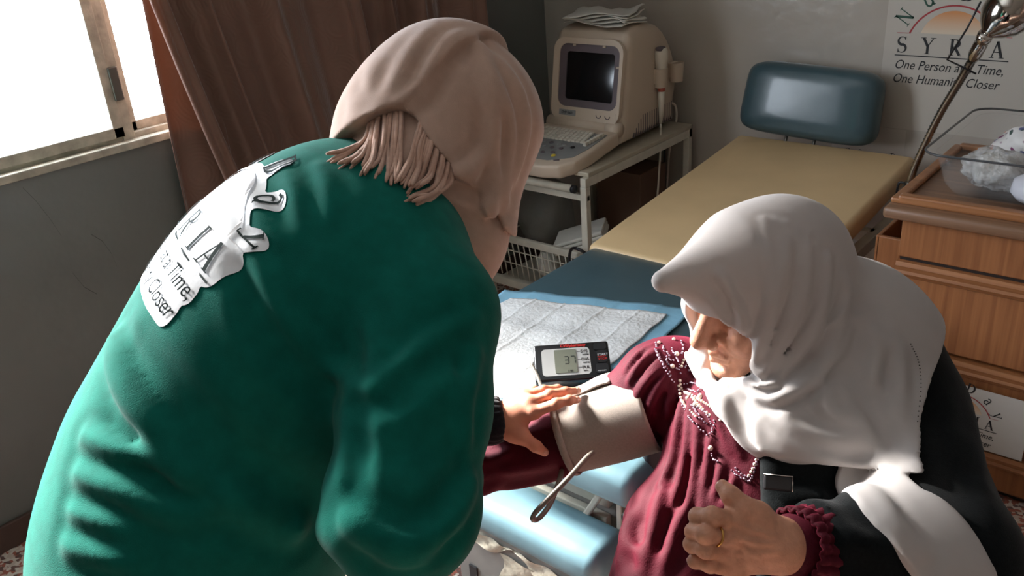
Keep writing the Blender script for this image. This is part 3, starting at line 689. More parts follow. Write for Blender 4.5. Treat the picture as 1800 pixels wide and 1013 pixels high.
T('card_roll', [(-.575, 2.70, .902), (-.59, 2.84, .902)], .024, mat('kraft_card', (150, 128, 98), .7), None, 16); tag(bpy.data.objects['card_roll'], 'brown card roll lying at the left end of the tub', 'roll')
wad('cellophane_bag', (-.30, 2.83, 1.105), (.13, .09, .045), m_cel, 19, .25, 'clear film bag rising over the flower print bundle', 'plastic bag', 4)
# ---- gooseneck lamp
m_chr = mat('chrome', (196, 190, 182), .09, 1.0, var=.02); m_chd = mat('brushed_chrome', (176, 172, 166), .2, 1.0, var=.05)
gl = empty('gooseneck_lamp', (-.83, 2.9, .72), 'chrome gooseneck examination lamp with polished dome shade clamped beside the bed', 'lamp')
base = at(1597, 330, 1, 2.9)
path = spline([base+np.array([0, 0, -.05]), base, at(1612, 285, 1, 2.89), at(1650, 205, 1, 2.85), at(1690, 138, 1, 2.80), at(1712, 100, 1, 2.76)], 10)
# ribbed hose: radius alternates along its length
fine = []
for a_, b_ in zip(path[:-1], path[1:]):
    for s in range(3): fine.append(a_+(b_-a_)*s/3)
fine.append(path[-1])
T('gooseneck', fine, [.0124 if i % 2 else .0094 for i in range(len(fine))], m_chd, gl, 12)
s0 = np.array(path[-1]); s1 = at(1736, 55, 1, 2.72); ax_ = V(s1-s0).normalized()
def axm(o, z):
    z = V(z).normalized(); x = z.orthogonal().normalized(); return frame_mtx(V(o), x, z.cross(x), z)
bm = bmesh.new(); lathe(bm, [(0, -.015), (.013, -.015), (.016, 0), (.019, .01), (.019, .05), (.016, .055), (.017, .06), (.021, .066), (.021, .085), (.0, .09)], 20, axm(s0, ax_)); obj('socket', bm, m_chr, gl, True)
T('socket_hole', [V(s0)+ax_*.03+V(-_fw)*.0195, V(s0)+ax_*.03+V(-_fw)*.0202], .004, m_dk, gl, 10)
sa = V(s0)+ax_*.080; sdir = (V(_rt)*.62-V(_dn)*.72-V(_fw)*.30).normalized()
prof = [(.016, 0), (.020, .006), (.040, .022), (.060, .046), (.070, .075), (.073, .105), (.075, .108), (.0745, .111), (.070, .105), (.066, .075), (.055, .048), (.035, .026), (.012, .012)]
bm = bmesh.new(); lathe(bm, prof, 40, axm(sa, sdir)); obj('lamp_shade', bm, m_chr, gl, True)
bm = bmesh.new(); lathe(bm, [(0, .02), (.012, .02), (.014, .04), (.028, .065), (.030, .08), (.02, .1), (0, .106)], 20, axm(sa, sdir)); obj('bulb', bm, mat('bulb_glass', (226, 224, 216), .15), gl, True)
wr = [at(1724, 3, 1, 2.70), at(1700, 50, 1, 2.71), at(1665, 105, 1, 2.76), at(1690, 117, 1, 2.77), at(1716, 130, 1, 2.775)]
T('wire_bracket', wr, .003, m_dk, gl, 6)
T('clamp', [base+np.array([0, 0, .02]), base+np.array([0, 0, -.16])], .014, m_chd, gl, 12)
T('cord', spline([base+np.array([-.012, -.005, .015]), base+np.array([-.03, -.005, .012]), base+np.array([-.035, -.005, -.04])], 5), .004, m_dk, gl, 6)
# ================================================================== blood pressure monitor
m_lcd = mat('lcd', (120, 122, 106), .2, coat=.3)
m_ltg = mat('light_grey_plastic', (188, 186, 182), .45)
m_blk = mat('gloss_black', (18, 18, 20), .22, coat=.3)
# face corners taken from the photograph: the sloped face stands on the underpad
mTL, mTR, mBR = [at(937, 607, 2, .745), at(1068, 598, 2, .745), at(1079, 660, 2, .700)]
mX = V(mTR-mTL); mw = mX.length; mX.normalize(); mY0 = V(mTR-mBR); mY = (mY0-mX*mY0.dot(mX)); mh = mY.length*1.02; mY.normalize(); mN = mX.cross(mY)
mO = V(mTL)-mY*mh
MM = frame_mtx(mO, mX, mY, mN)
bp_ = empty('blood_pressure_monitor', V(mO), 'black digital blood pressure monitor with grey display panel on the underpad', 'blood pressure monitor')
def MP(x, y, n=0): return mO+mX*(x*mw)+mY*(y*mh)+mN*n
bm = bmesh.new()
top = [MP(*p) for p in ((0, 0), (1, 0), (1, 1), (0, 1))]; botz = .674
bot = [Vector((p.x, p.y, botz)) for p in top]
tv = [bm.verts.new(p) for p in top]; bv = [bm.verts.new(p) for p in bot]
bm.faces.new(tv); bm.faces.new(bv[::-1])
for j in range(4): bm.faces.new((bv[j], bv[(j+1) % 4], tv[(j+1) % 4], tv[j]))
bmesh.ops.recalc_face_normals(bm, faces=bm.faces); bmesh.ops.bevel(bm, geom=list(bm.edges), offset=.005, segments=3, affect='EDGES', profile=.5)
autosmooth(obj('case', bm, m_blk, bp_), 40)
def mrr(x0, x1, y0, y1, r): return rrect(x0*mw, x1*mw, y0*mh, y1*mh, r)
def mplate(name, r_, n0, t, m): return PR(name, r_, mO+mN*n0, mX, mY, mN*t, m, bp_)
mplate('display_panel', mrr(.10, .74, .10, .84, .010), 0, .0015, m_ltg)
mplate('screen', mrr(.27, .56, .16, .80, .003), .0015, .0012, m_lcd)
mplate('start_button', mrr(.83, .965, .38, .72, .006), 0, .003, m_blk); mplate('power_button', mrr(.80, .965, .10, .36, .006), 0, .002, m_dk)
mplate('memory_button', mrr(.80, .965, .74, .93, .006), 0, .002, m_dk)
U_, V_, N_ = mX, mY, mN
def mt(s, size, x, y, m, n=.0018, **k): TXT('lettering', s, size*mh, frame_mtx(MP(x, y, n), U_, V_, N_), m, bp_, **k)
m_wi = mat('white_ink', (200, 200, 200), .6); m_ri = mat('red_ink', (190, 36, 30), .6); m_lc = mat('lcd_ink', (44, 46, 40), .5)
mt('CVS/pharmacy', .10, .36, .88, m_ri, .0006, bold=.0006)
for s, y in (('SYS', .69), ('DIA', .47), ('PUL', .25)):
    mt(s, .11, .62, y, m_ink); mt('mmHg' if s != 'PUL' else '/min', .055, .64, y-.07, m_ink); B('dash', (0, 0, 0), (.045*mw, .012*mh, .0003), m_ink, bp_, 0, frame_mtx(MP(.575, y+.03, .0016), U_, V_, N_))
mt('START', .085, .838, .56, m_wi, .0036); mt('STOP', .085, .845, .44, m_ri, .0036); mt('MEMORY', .05, .82, .14, m_wi, .0026)
B('dash', (0, 0, 0), (.11*mw, .012*mh, .0004), m_ri, bp_, 0, frame_mtx(MP(.84, .535, .0032), U_, V_, N_))
# seven-segment 37
SEG = {'3': 'abgcd', '7': 'abc'}
def seg(ch, ox, oy, w, h):
    s = {'a': ((0, h), (w, h)), 'b': ((w, h), (w, h/2)), 'c': ((w, h/2), (w, 0)), 'd': ((0, 0), (w, 0)), 'e': ((0, 0), (0, h/2)), 'f': ((0, h/2), (0, h)), 'g': ((0, h/2), (w, h/2))}
    for k in SEG[ch]:
        (xa_, ya_), (xb_, yb_) = s[k]; bm = bmesh.new(); ribbon(bm, [(ox+xa_+(xb_-xa_)*.08, oy+ya_+(yb_-ya_)*.08), (ox+xb_-(xb_-xa_)*.08, oy+yb_-(yb_-ya_)*.08)], .0028, frame_mtx(mO+mN*.0029, U_, V_, N_)); obj('digit_segment', bm, m_lc, bp_)
seg('3', .40*mw, .40*mh, .035*mw*1.6, .20*mh); seg('7', .485*mw, .40*mh, .035*mw*1.6, .20*mh)
mt('1 00', .07, .43, .18, m_lc, .003)
T('hose_port', [MP(-.005, .55, -.012), MP(-.04, .55, -.012)], .006, m_ltg, bp_, 10)
# ================================================================== implicit-surface tools for bodies and cloth
A_ = lambda *v: np.array(v, float)
def unit(v): v = np.array(v, float); return v/np.linalg.norm(v)
def smin(a, b, k): h = np.clip(.5+.5*(b-a)/k, 0, 1); return b*(1-h)+a*h-k*h*(1-h)
def smax(a, b, k): return -smin(-a, -b, k)
def cap(P, a, b, ra, rb=None):
    rb = ra if rb is None else rb; ab = b-a; t = np.clip((P-a) @ ab/(ab @ ab), 0, 1); return np.linalg.norm(P-a-t[:, None]*ab, axis=1)-(ra+(rb-ra)*t)
def chain(P, pts, rads, k=.012):
    d = None
    for i in range(len(pts)-1):
        e = cap(P, pts[i], pts[i+1], rads[i], rads[i+1]); d = e if d is None else smin(d, e, k)
    return d
def ell(P, c, r, ax=None):
    Q = P-c; Q = Q if ax is None else Q @ np.array(ax).T; r = np.array(r, float)
    k0 = np.linalg.norm(Q/r, axis=1); k1 = np.linalg.norm(Q/(r*r), axis=1)+1e-9; return k0*(k0-1)/k1
def half(P, pts, keep, soft=0):
    a, b, c_ = [np.array(p, float) for p in pts]; n = unit(np.cross(b-a, c_-a)); n = n if (np.array(keep)-a) @ n < 0 else -n; return (P-a) @ n
def polydist(P, poly):
    """distance to a polyline and position 0..1 along it"""
    best = np.full(len(P), 9.0); tt = np.zeros(len(P)); n = len(poly)-1
    for i in range(n):
        a, b = poly[i], poly[i+1]; ab = b-a; t = np.clip((P-a) @ ab/(ab @ ab), 0, 1); d = np.linalg.norm(P-a-t[:, None]*ab, axis=1)
        m = d < best; best[m] = d[m]; tt[m] = (i+t[m])/n
    return best, tt
def with_folds(fn, folds):
    def g(P):
        d = fn(P); ds = np.zeros(len(P))
        for poly, amp, w in folds:
            lo = np.min(poly, axis=0)-3*w; hi = np.max(poly, axis=0)+3*w
            m = np.all((P > lo) & (P < hi), axis=1) & (np.abs(d) < .06)
            if not m.any(): continue
            r, t = polydist(P[m], poly)
            env = np.sin(np.pi*np.clip(.12+.76*t, 0, 1))
            ds[m] += amp*env*(np.exp(-(r/w)**1.4)-.35*np.exp(-((r-1.9*w)/(1.0*w))**2))
        return d-np.clip(ds, -.007, .028)
    return g
def hits(fn, pxs, near=.6, far=2.6):
    """where the sight lines of some pixels meet a surface"""
    D_ = np.array([ray(x, y) for x, y in pxs]); t = np.full(len(D_), near); live = np.ones(len(D_), bool); ok = np.zeros(len(D_), bool)
    for _ in range(160):
        i = np.nonzero(live)[0]
        if not len(i): break
        d = fn(CAMP+D_[i]*t[i, None]); h = d < .0004; ok[i[h]] = True; live[i[h]] = False
        j = i[~h]; t[j] += np.maximum(d[~h]*.75, .0004); live[t > far] = False
    ok |= live
    return [CAMP+D_[k]*t[k] for k in range(len(D_)) if ok[k]]
def hit(fn, x, y, **k):
    h = hits(fn, [(x, y)], **k); return h[0] if h else None
def fold_px(fn, pxs, amp, w, sub=4):
    h = hits(fn, pxs); 
    return (np.array(spline(h, sub)), amp, w) if len(h) > 2 else ((np.array(h), amp, w) if len(h) == 2 else None)
def normal_at(fn, p, e=.002):
    E = np.array([[e, 0, 0], [-e, 0, 0], [0, e, 0], [0, -e, 0], [0, 0, e], [0, 0, -e]]); d = fn(p+E); return unit([d[0]-d[1], d[2]-d[3], d[4]-d[5]])
def sdf_mesh(fn, lo, hi, h, slack=.03):
    lo = np.array(lo, float); hi = np.array(hi, float); B_ = 6
    nb = np.maximum(1, np.ceil((hi-lo)/(h*B_)).astype(int)); n = nb*B_+1; H = h*B_
    # coarse pass at block centres
    cg = np.stack(np.meshgrid(*[lo[i]+(np.arange(nb[i])+.5)*H for i in range(3)], indexing='ij'), -1).reshape(-1, 3)
    cd = fn(cg); act = np.abs(cd) < H*.9+slack
    D = np.repeat(np.repeat(np.repeat(np.where(cd > 0, 1, -1).astype(np.float32).reshape(nb), B_, 0), B_, 1), B_, 2)
    D = np.pad(D, ((0, 1),)*3, mode='edge')
    need = np.zeros(n, bool); bi = np.argwhere(act.reshape(nb))
    for i, j, k in bi*B_: need[i:i+B_+1, j:j+B_+1, k:k+B_+1] = True
    idx = np.argwhere(need)
    vals = np.empty(len(idx), np.float32)
    for s in range(0, len(idx), 300000): vals[s:s+300000] = fn(lo+idx[s:s+300000]*h)
    D[need] = vals
    # naive surface nets
    s = D < 0; c = np.zeros(n-1, np.int8); off = [(a, b, e) for a in (0, 1) for b in (0, 1) for e in (0, 1)]
    for a, b, e in off: c += s[a:n[0]-1+a, b:n[1]-1+b, e:n[2]-1+e]
    cells = np.argwhere((c > 0) & (c < 8)); vid = np.full(n-1, -1, np.int32); vid[tuple(cells.T)] = np.arange(len(cells))
    cv = np.stack([D[cells[:, 0]+a, cells[:, 1]+b, cells[:, 2]+e] for a, b, e in off], 1); pos = np.zeros((len(cells), 3)); cnt = np.zeros(len(cells))
    for i in range(8):
        for j in range(i+1, 8):
            if sum(abs(off[i][q]-off[j][q]) for q in range(3)) != 1: continue
            a, b = cv[:, i], cv[:, j]; m = (a < 0) != (b < 0); t = np.zeros(len(a)); t[m] = a[m]/(a[m]-b[m])
            p = np.array(off[i])+t[:, None]*(np.array(off[j])-np.array(off[i])); pos[m] += p[m]; cnt += m
    verts = lo+(cells+pos/cnt[:, None])*h; quads = []
    for ax in range(3):
        o1 = [0, 0, 0]; o1[ax] = 1; sl0 = [slice(1, n[q]-1) if q != ax else slice(0, n[q]-1) for q in range(3)]; sl1 = [slice(1, n[q]-1) if q != ax else slice(1, n[q]) for q in range(3)]
        a = s[tuple(sl0)]; b = s[tuple(sl1)]; e = np.argwhere(a != b); e = e+np.array([1 if q != ax else 0 for q in range(3)]); fl = s[tuple(e.T)]
        u, v = [(1, 2), (2, 0), (0, 1)][ax]; du = np.eye(3, dtype=int)[u]; dv_ = np.eye(3, dtype=int)[v]
        q4 = np.stack([vid[tuple((e-du-dv_).T)], vid[tuple((e-dv_).T)], vid[tuple(e.T)], vid[tuple((e-du).T)]], 1)
        q4[~fl] = q4[~fl][:, ::-1]; quads.append(q4)
    q = np.concatenate(quads); q = q[(q >= 0).all(1)]
    return verts, q
def np_mesh(name, verts, quads, m, parent=None, kind=None, relax=1):
    quads = np.asarray(quads)
    for _ in range(relax):
        acc = np.zeros_like(verts); cnt = np.zeros(len(verts))
        for i in range(4):
            for j in ((i+1) % 4, (i+3) % 4):
                np.add.at(acc, quads[:, i], verts[quads[:, j]]); np.add.at(cnt, quads[:, i], 1)
        verts = verts*.4+.6*acc/np.maximum(cnt, 1)[:, None]
    me = bpy.data.meshes.new(name); nv, nq = len(verts), len(quads)
    me.vertices.add(nv); me.vertices.foreach_set('co', verts.astype(np.float32).ravel())
    me.loops.add(nq*4); me.loops.foreach_set('vertex_index', quads.astype(np.int32).ravel())
    me.polygons.add(nq); me.polygons.foreach_set('loop_start', np.arange(0, nq*4, 4, dtype=np.int32)); me.polygons.foreach_set('loop_total', np.full(nq, 4, dtype=np.int32))
    me.update(calc_edges=True); me.validate()
    return mobj(name, me, m, parent, True, kind)
def SD(name, fn, lo, hi, h, m, parent, relax=1, kind=None, slack=.03):
    v, q = sdf_mesh(fn, lo, hi, h, slack); return np_mesh(name, v, q, m, parent, kind, relax)
def SDmulti(name, items, m, parent):
    vs_, qs_, n = [], [], 0
    for fn, lo, hi, h in items:
        v, q = sdf_mesh(fn, lo, hi, h, .01); vs_.append(v); qs_.append(q+n); n += len(v)
    return np_mesh(name, np.concatenate(vs_), np.concatenate(qs_), m, parent)
def bbox(pts, pad): pts = np.array(pts); return pts.min(0)-pad, pts.max(0)+pad
# a head in its own frame: l = left, f = forward, u = up (metres)
def head_local(Q):
    Ls = np.abs(Q[:, 0]); S = np.stack([Ls, Q[:, 1], Q[:, 2]], 1)
    d = ell(Q, A_(0, -.012, .03), (.074, .094, .095))
    d = smin(d, ell(Q, A_(0, .034, -.035), (.060, .060, .082)), .03)
    d = smin(d, cap(S, A_(0, .072, -.106), A_(.050, .004, -.07), .020, .018), .025)
    d = smin(d, cap(S, A_(0, .079, -.108), A_(.008, .078, -.108), .017), .02)
    d = smin(d, ell(S, A_(.040, .068, -.032), (.024, .024, .028)), .02)       # cheek
    d = smin(d, cap(S, A_(.010, .090, .024), A_(.044, .072, .022), .010, .008), .014)  # brow
    d = smax(d, -ell(S, A_(.031, .099, .004), (.019, .016, .013)), .012)      # socket
    d = smin(d, ell(S, A_(.031, .074, .001), (.0155, .0135, .0125)), .004)    # lidded eye
    d = smax(d, -cap(S, A_(.021, .0875, -.004), A_(.042, .081, -.004), .0012), .004)   # closed lid line
    d = smax(d, -cap(S, A_(.020, .0850, .011), A_(.043, .078, .010), .0016), .004)     # upper lid crease
    d = smin(d, cap(S, A_(0, .093, .016), A_(0, .119, -.033), .0100, .0150), .017)     # nose
    d = smin(d, ell(S, A_(.0145, .103, -.039), (.0105, .013, .0105)), .007)
    d = smax(d, -ell(S, A_(.0075, .110, -.049), (.0045, .006, .004)), .003)
    d = smin(d, cap(S, A_(0, .099, -.066), A_(.022, .087, -.071), .0068, .0042), .010)
    d = smin(d, cap(S, A_(0, .0975, -.081), A_(.020, .087, -.079), .0075, .0045), .009)
    d = smax(d, -cap(S, A_(0, .1065, -.0735), A_(.026, .091, -.0755), .0020, .0015), .004)
    d = smax(d, -cap(S, A_(0, .098, -.092), A_(.010, .094, -.091), .004), .01)
    d = smax(d, -cap(S, A_(.018, .100, -.036), A_(.032, .086, -.072), .0022, .0018), .008)   # nasolabial fold
    d = smax(d, -cap(S, A_(.028, .084, -.078), A_(.026, .082, -.098), .0016, .001), .006)
    d = smax(d, -cap(S, A_(.020, .092, -.014), A_(.036, .086, -.020), .0012), .006)
    for k_ in range(3): d = smax(d, -cap(S, A_(.046, .070, -.002-.005*k_), A_(.060, .050, .004-.010*k_), .0009), .004)
    d = smin(d, ell(S, A_(.074, -.012, -.012), (.008, .016, .030)), .006)     # ear
    return d
def head_world(c_, ax):
    R_ = np.array(ax)
    return lambda P: head_local((P-c_) @ R_.T)
def hand_sdf(wrist, fingers, thumb, palm_r=.013, kf=.006):
    """fingers: list of (points, radii) from the knuckle; palm = flattened web between wrist and knuckles"""
    def fn(P):
        d = None
        for pts, rad in fingers:
            e = cap(P, wrist[1], pts[0], wrist[2]*.52, rad[0]*1.18); d = e if d is None else smin(d, e, .016)
        for (p0, r0), (p1, r1) in zip(fingers[:-1], fingers[1:]):
            d = smin(d, cap(P, (p0[0]*.55+wrist[1]*.45), (p1[0]*.55+wrist[1]*.45), r0[0]*1.15, r1[0]*1.15), .014)
            d = smin(d, cap(P, p0[0], p1[0], r0[0]*.9, r1[0]*.9), .010)
        d = smin(d, chain(P, [wrist[1], thumb[0][0]], [wrist[2]*.55, thumb[1][0]*1.15], .01), .02)
        d = smin(d, cap(P, thumb[0][0], (fingers[0][0][0]*.6+wrist[1]*.4), thumb[1][0], fingers[0][1][0]), .016)
        d = smin(d, cap(P, wrist[0], wrist[1], wrist[3], wrist[2]), .022)
        th = chain(P, *thumb, .006); d = smin(d, th, .012)
        fs = None
        for pts, rad in fingers:
            e = chain(P, pts, rad, .004)
            for q, r_ in zip(pts[1:-1], rad[1:-1]): e = smin(e, np.linalg.norm(P-q, axis=1)-r_*1.06, .004)
            fs = e if fs is None else smin(fs, e, .0015)
        return smin(d, fs, kf)
    return fn
# ================================================================== person bending over (green sweatshirt)
m_gr = mat('green_fleece', (14, 98, 86), .9, var=.12, vscale=40, bump=.5, bscale=700, bdist=.0012, sheen=.06, spec=.1)
m_sk = mat('skin', (196, 132, 106), .5, var=.10, vscale=35, bump=.25, bscale=260, bdist=.0008, sss=.15, spec=.35)
m_sk2 = mat('aged_skin', (208, 152, 124), .5, var=.16, vscale=40, bump=.55, bscale=190, bdist=.0016, sss=.12, spec=.35)
m_pk = mat('pink_wool', (178, 150, 134), .95, var=.05, vscale=60, bump=.5, bscale=900, bdist=.001, sheen=.4, spec=.1)
m_bk = mat('black_knit', (24, 24, 28), .9, var=.2, vscale=300, bump=.4, bscale=500, sheen=.2, spec=.1)
m_tr = mat('dark_trousers', (30, 32, 40), .9, bump=.3, bscale=300)
m_shoe = mat('black_leather', (22, 22, 22), .4)
Fn = A_(.469, .883, 0); Rn = A_(.883, -.469, 0); UPV = A_(0, 0, 1)
Sn = unit(UPV+Fn); Dn = unit(UPV-Fn); AXN = [Rn, Dn, Sn]
hipc = pd(340, 950, 1.22); wst = pd(392, 760, 1.21); chs = pd(520, 545, 1.20); upr = pd(640, 425, 1.20)
shR = pd(748, 556, 1.07); elR = pd(704, 892, .985); wrR = A_(-.86, .80, .90)
shL = upr-Rn*.13; elL = pd(690, 765, 1.46); wrL = pd(872, 738, 1.53)
handL_d = 1.53
nurse = empty('person', (hipc[0], hipc[1], 0), 'person in a green sweatshirt and pink fringed headscarf bending over the bed', 'person')
def n_torso(P):
    d = ell(P, hipc, (.22, .185, .24), AXN)
    d = smin(d, ell(P, wst, (.205, .185, .22), AXN), .10)
    d = smin(d, ell(P, chs, (.215, .184, .20), AXN), .10)
    d = smin(d, ell(P, upr, (.175, .138, .12), AXN), .08)
    return d
def n_shirt0(P):
    d = n_torso(P)
    sh = cap(P, upr+Rn*.08, shR, .10, .085)
    d = smin(d, sh, .06)
    d = smin(d, cap(P, upr-Rn*.05, shL, .10, .078), .06)
    ra = chain(P, [shR, (shR+elR)/2+Rn*.006, elR], [.088, .084, .080], .03)
    ra = smin(ra, chain(P, [elR, elR*.45+wrR*.55], [.078, .062], .02), .03)
    ra = smin(ra, ell(P, elR+A_(0, 0, -.005), (.082, .082, .072)), .03)
    d = smin(d, ra, .022)
    la = chain(P, [shL, elL], [.078, .066], .03); la = smin(la, cap(P, elL, elL*.40+wrL*.60, .066, .050), .03)
    d = smin(d, la, .025)
    low = (.80-P[:, 2])      # hem of the sweatshirt
    d = smin(d, cap(P, hipc-UPV*.02, hipc-UPV*.22+Fn*.02, .185, .17), .06)
    neck = cap(P, upr+Sn*.06, upr+Sn*.20+Fn*.03, .075, .07)
    d = smax(d, low, .008)
    return smax(d, -neck, .012)
FN = []
def fl(pxs, amp, w, base=n_shirt0): 
    f_ = fold_px(base, pxs, amp*1.5, w*.9)
    if f_ is not None: FN.append(f_)
fl([(198, 600), (203, 645), (224, 694), (259, 743), (295, 793), (329, 837)], .020, .017)
fl([(150, 770), (205, 792), (262, 808), (330, 838)], .012, .014)
fl([(140, 835), (200, 860), (270, 892), (350, 905)], .012, .016)
fl([(130, 900), (190, 925), (240, 945)], .010, .014); fl([(120, 960), (190, 980), (240, 990)], .010, .014)
fl([(440, 440), (470, 500), (520, 580), (575, 640), (620, 680)], .008, .012)
fl([(420, 470), (450, 560), (500, 640), (560, 700)], -.008, .016)
fl([(330, 840), (420, 890), (520, 930), (610, 940)], .010, .018)
fl([(250, 600), (320, 690), (420, 790), (540, 860)], -.007, .022)
fl([(500, 300), (520, 340), (530, 400)], .006, .012); fl([(430, 330), (455, 380), (500, 430)], .006, .012)
fl([(560, 290), (575, 330), (580, 380)], .005, .012)
fl([(645, 690), (700, 640), (770, 590), (840, 560)], .006, .010)      # armhole seam
fl([(625, 715), (690, 710), (760, 650), (830, 640)], -.006, .012)
fl([(840, 620), (825, 690), (820, 760)], .008, .010); fl([(790, 640), (810, 720), (822, 800)], .006, .010)
fl([(612, 905), (660, 940), (730, 960), (790, 915), (828, 850)], .016, .014)  # sleeve bunched at the elbow
fl([(640, 860), (700, 905), (770, 890), (815, 830)], -.008, .014); fl([(620, 930), (690, 985), (760, 985)], .010, .014)
fl([(628, 720), (632, 800), (622, 880)], -.010, .014)
fl([(640, 560), (660, 620), (650, 680)], .006, .014)
n_shirt = with_folds(n_shirt0, FN)
shirt = SD('sweatshirt', n_shirt, hipc-A_(.5, .45, .36), A_(-.42, 1.16, 1.56), .0052, m_gr, nurse)
# trousers and shoes (below the frame)
def n_legs(P):
    d = None
    for s in (-1, 1):
        h0 = hipc+Rn*.10*s-UPV*.05; kn = A_(h0[0], h0[1], .52)+Fn*.03; ak = A_(h0[0], h0[1], .10)-Fn*.01
        e = chain(P, [h0, kn, ak], [.125, .085, .065], .03); d = e if d is None else smin(d, e, .02)
    return smax(d, P[:, 2]-.90, .01)
SD('trousers', n_legs, A_(hipc[0]-.35, hipc[1]-.35, .02), A_(hipc[0]+.35, hipc[1]+.35, .93), .011, m_tr, nurse)
for s in (-1, 1):
    f0 = A_(hipc[0], hipc[1], 0)+Rn*.10*s
    SD('shoe', lambda P, f0=f0: smax(smin(ell(P, f0+A_(0, 0, .045)-Fn*.02, (.05, .05, .06)), cap(P, f0+A_(0, 0, .03), f0+Fn*.15+A_(0, 0, .025), .045, .038), .03), .003-P[:, 2], .004), f0-A_(.2, .2, .01), f0+A_(.25, .28, .14), .008, m_shoe, nurse)
# head, hands (one body)
nHc = pd(786, 220, 1.275); nF = unit(A_(.42, .62, -.66)); nU = unit(A_(.25, .55, .80)-nF*(A_(.25, .55, .80) @ nF)); nL = np.cross(nU, nF)
n_head0 = head_world(A_(0, 0, 0), [nL, nF, nU]); n_head = lambda P: .92*n_head0((P-nHc-nF*.006)/.92)
hd = handL_d
fm = [([pd(931, 708, hd-.02), pd(966, 694, hd-.028), pd(994, 689, hd-.02), pd(1015, 687, hd-.008)], [.0098, .0086, .0077, .0064]),
      ]
fi = ([pd(938, 725, hd-.03), pd(978, 710, hd-.045), pd(1000, 704, hd-.04), pd(1014, 703, hd-.03)], [.0102, .0090, .0079, .0066])
fr = ([pd(921, 697, hd+.005), pd(955, 686, hd+.004), pd(980, 684, hd+.016), pd(997, 687, hd+.03)], [.0094, .0080, .0072, .006])
fp = ([pd(911, 694, hd+.028), pd(938, 686, hd+.03), pd(955, 686, hd+.042), pd(968, 690, hd+.055)], [.0084, .007, .0064, .0054])
th = ([pd(905, 760, hd-.022), pd(921, 770, hd-.03), pd(942, 785, hd-.03), pd(957, 795, hd-.022)], [.0135, .0118, .0100, .0075])
nwr = (wrL-unit(wrL-elL)*-.0, pd(884, 738, hd-.005), .027, .027)
n_hand = hand_sdf((elL*.25+wrL*.75, nwr[1], .0265, .030), [fi, fm[0], fr, fp], th)
def n_inner(P):
    d = smin(chain(P, [elL*.2+wrL*.8, elL, shL], [.03, .042, .05], .02), cap(P, upr, upr+Sn*.07, .06, .05), .03)
    d = smin(d, ell(P, upr, (.14, .09, .1), AXN), .05); d = smin(d, ell(P, chs, (.15, .12, .16), AXN), .05); d = smin(d, ell(P, hipc, (.17, .14, .19), AXN), .08)
    d = smin(d, cap(P, upr+Sn*.05, nHc-nU*.05-nF*.01, .046, .05), .03)
    d = smin(d, chain(P, [shR, elR, wrR], [.05, .045, .03], .02), .03)
    return d
lo_, hi_ = bbox([nHc], .15); lo2, hi2 = bbox([elL*.25+wrL*.75, nwr[1]]+[p for f_ in (fi, fm[0], fr, fp, th) for p in f_[0]], .035)
wd_ = unit(wrR-elR)
fR = [([wrR+wd_*.07+A_(0, 0, .01)+Rn*.018*k, wrR+wd_*.11+Rn*.018*k+A_(0, 0, .012), wrR+wd_*.13+Rn*.017*k+A_(0, 0, .0), wrR+wd_*.14+Rn*.016*k-A_(0, 0, .012)], [.010, .009, .008, .0065]) for k in (-1.5, -.5, .5, 1.5)]
thR = ([wrR+wd_*.03-Rn*.03, wrR+wd_*.05-Rn*.045, wrR+wd_*.075-Rn*.05, wrR+wd_*.09-Rn*.048], [.013, .0115, .010, .008])
n_handR = hand_sdf((elR*.15+wrR*.85, wrR, .026, .028), fR, thR)
lo3, hi3 = bbox([wrR, wrR+wd_*.15, elR*.15+wrR*.85], .06)
SDmulti('body', [(n_head, lo_, hi_, .0035), (n_hand, lo2, hi2, .0017), (n_handR, lo3, hi3, .003), (n_inner, hipc-A_(.35, .3, .25), A_(-.5, 1.1, 1.55), .012)], m_sk, nurse)
m_nail = mat('nail', (214, 160, 138), .3)
def nail(fing, par, side=None, s=1.0):
    p, q, r = fing[0][-1], fing[0][-2], fing[1][-1]; t = unit(p-q); n = unit(CAMP-p); n = unit(n-t*(n @ t)) if side is None else unit(np.array(side)-t*(np.array(side) @ t))
    b_ = np.cross(t, n); bm = bmesh.new()
    sheet(bm, lambda u, v: p+t*r*(-.75+1.35*u)+b_*r*.78*(2*v-1)*(1-.25*u*u)+n*r*(1.06-.42*(2*v-1)**2-.10*u), 6, 6); return thick(obj('nail', bm, m_nail, par, True), .0006)
nb_ = [o for o in nurse.children if o.name.startswith('body')][0]
for f_ in (fm[0], fi, th): nail(f_, nb_)
# black inner cuff at the wrist
ca = unit(wrL-elL); cuf = cap
def cuffmesh(name, a, b, r0, r1, m, par, n=40, ribs=0, thickn=.004):
    ax = unit(b-a); x = unit(np.cross(ax, UPV)); y = np.cross(ax, x); bm = bmesh.new()
    def fn(u, v):
        aa = 2*math.pi*u; r = r0+(r1-r0)*v+ribs*math.cos(aa*22)+.0015*math.sin(aa*3+v*9)+.0025*math.sin(v*math.pi*3)
        return a+(b-a)*v+(x*math.cos(aa)+y*math.sin(aa))*r
    sheet(bm, fn, n*3 if ribs else n, 12); bmesh.ops.remove_doubles(bm, verts=bm.verts, dist=1e-5)
    return thick(obj(name, bm, m, par, True), thickn)
cuffmesh('inner_cuff', pd(800, 748, 1.515), pd(880, 738, 1.53), .043, .037, m_bk, nurse, ribs=.0006)
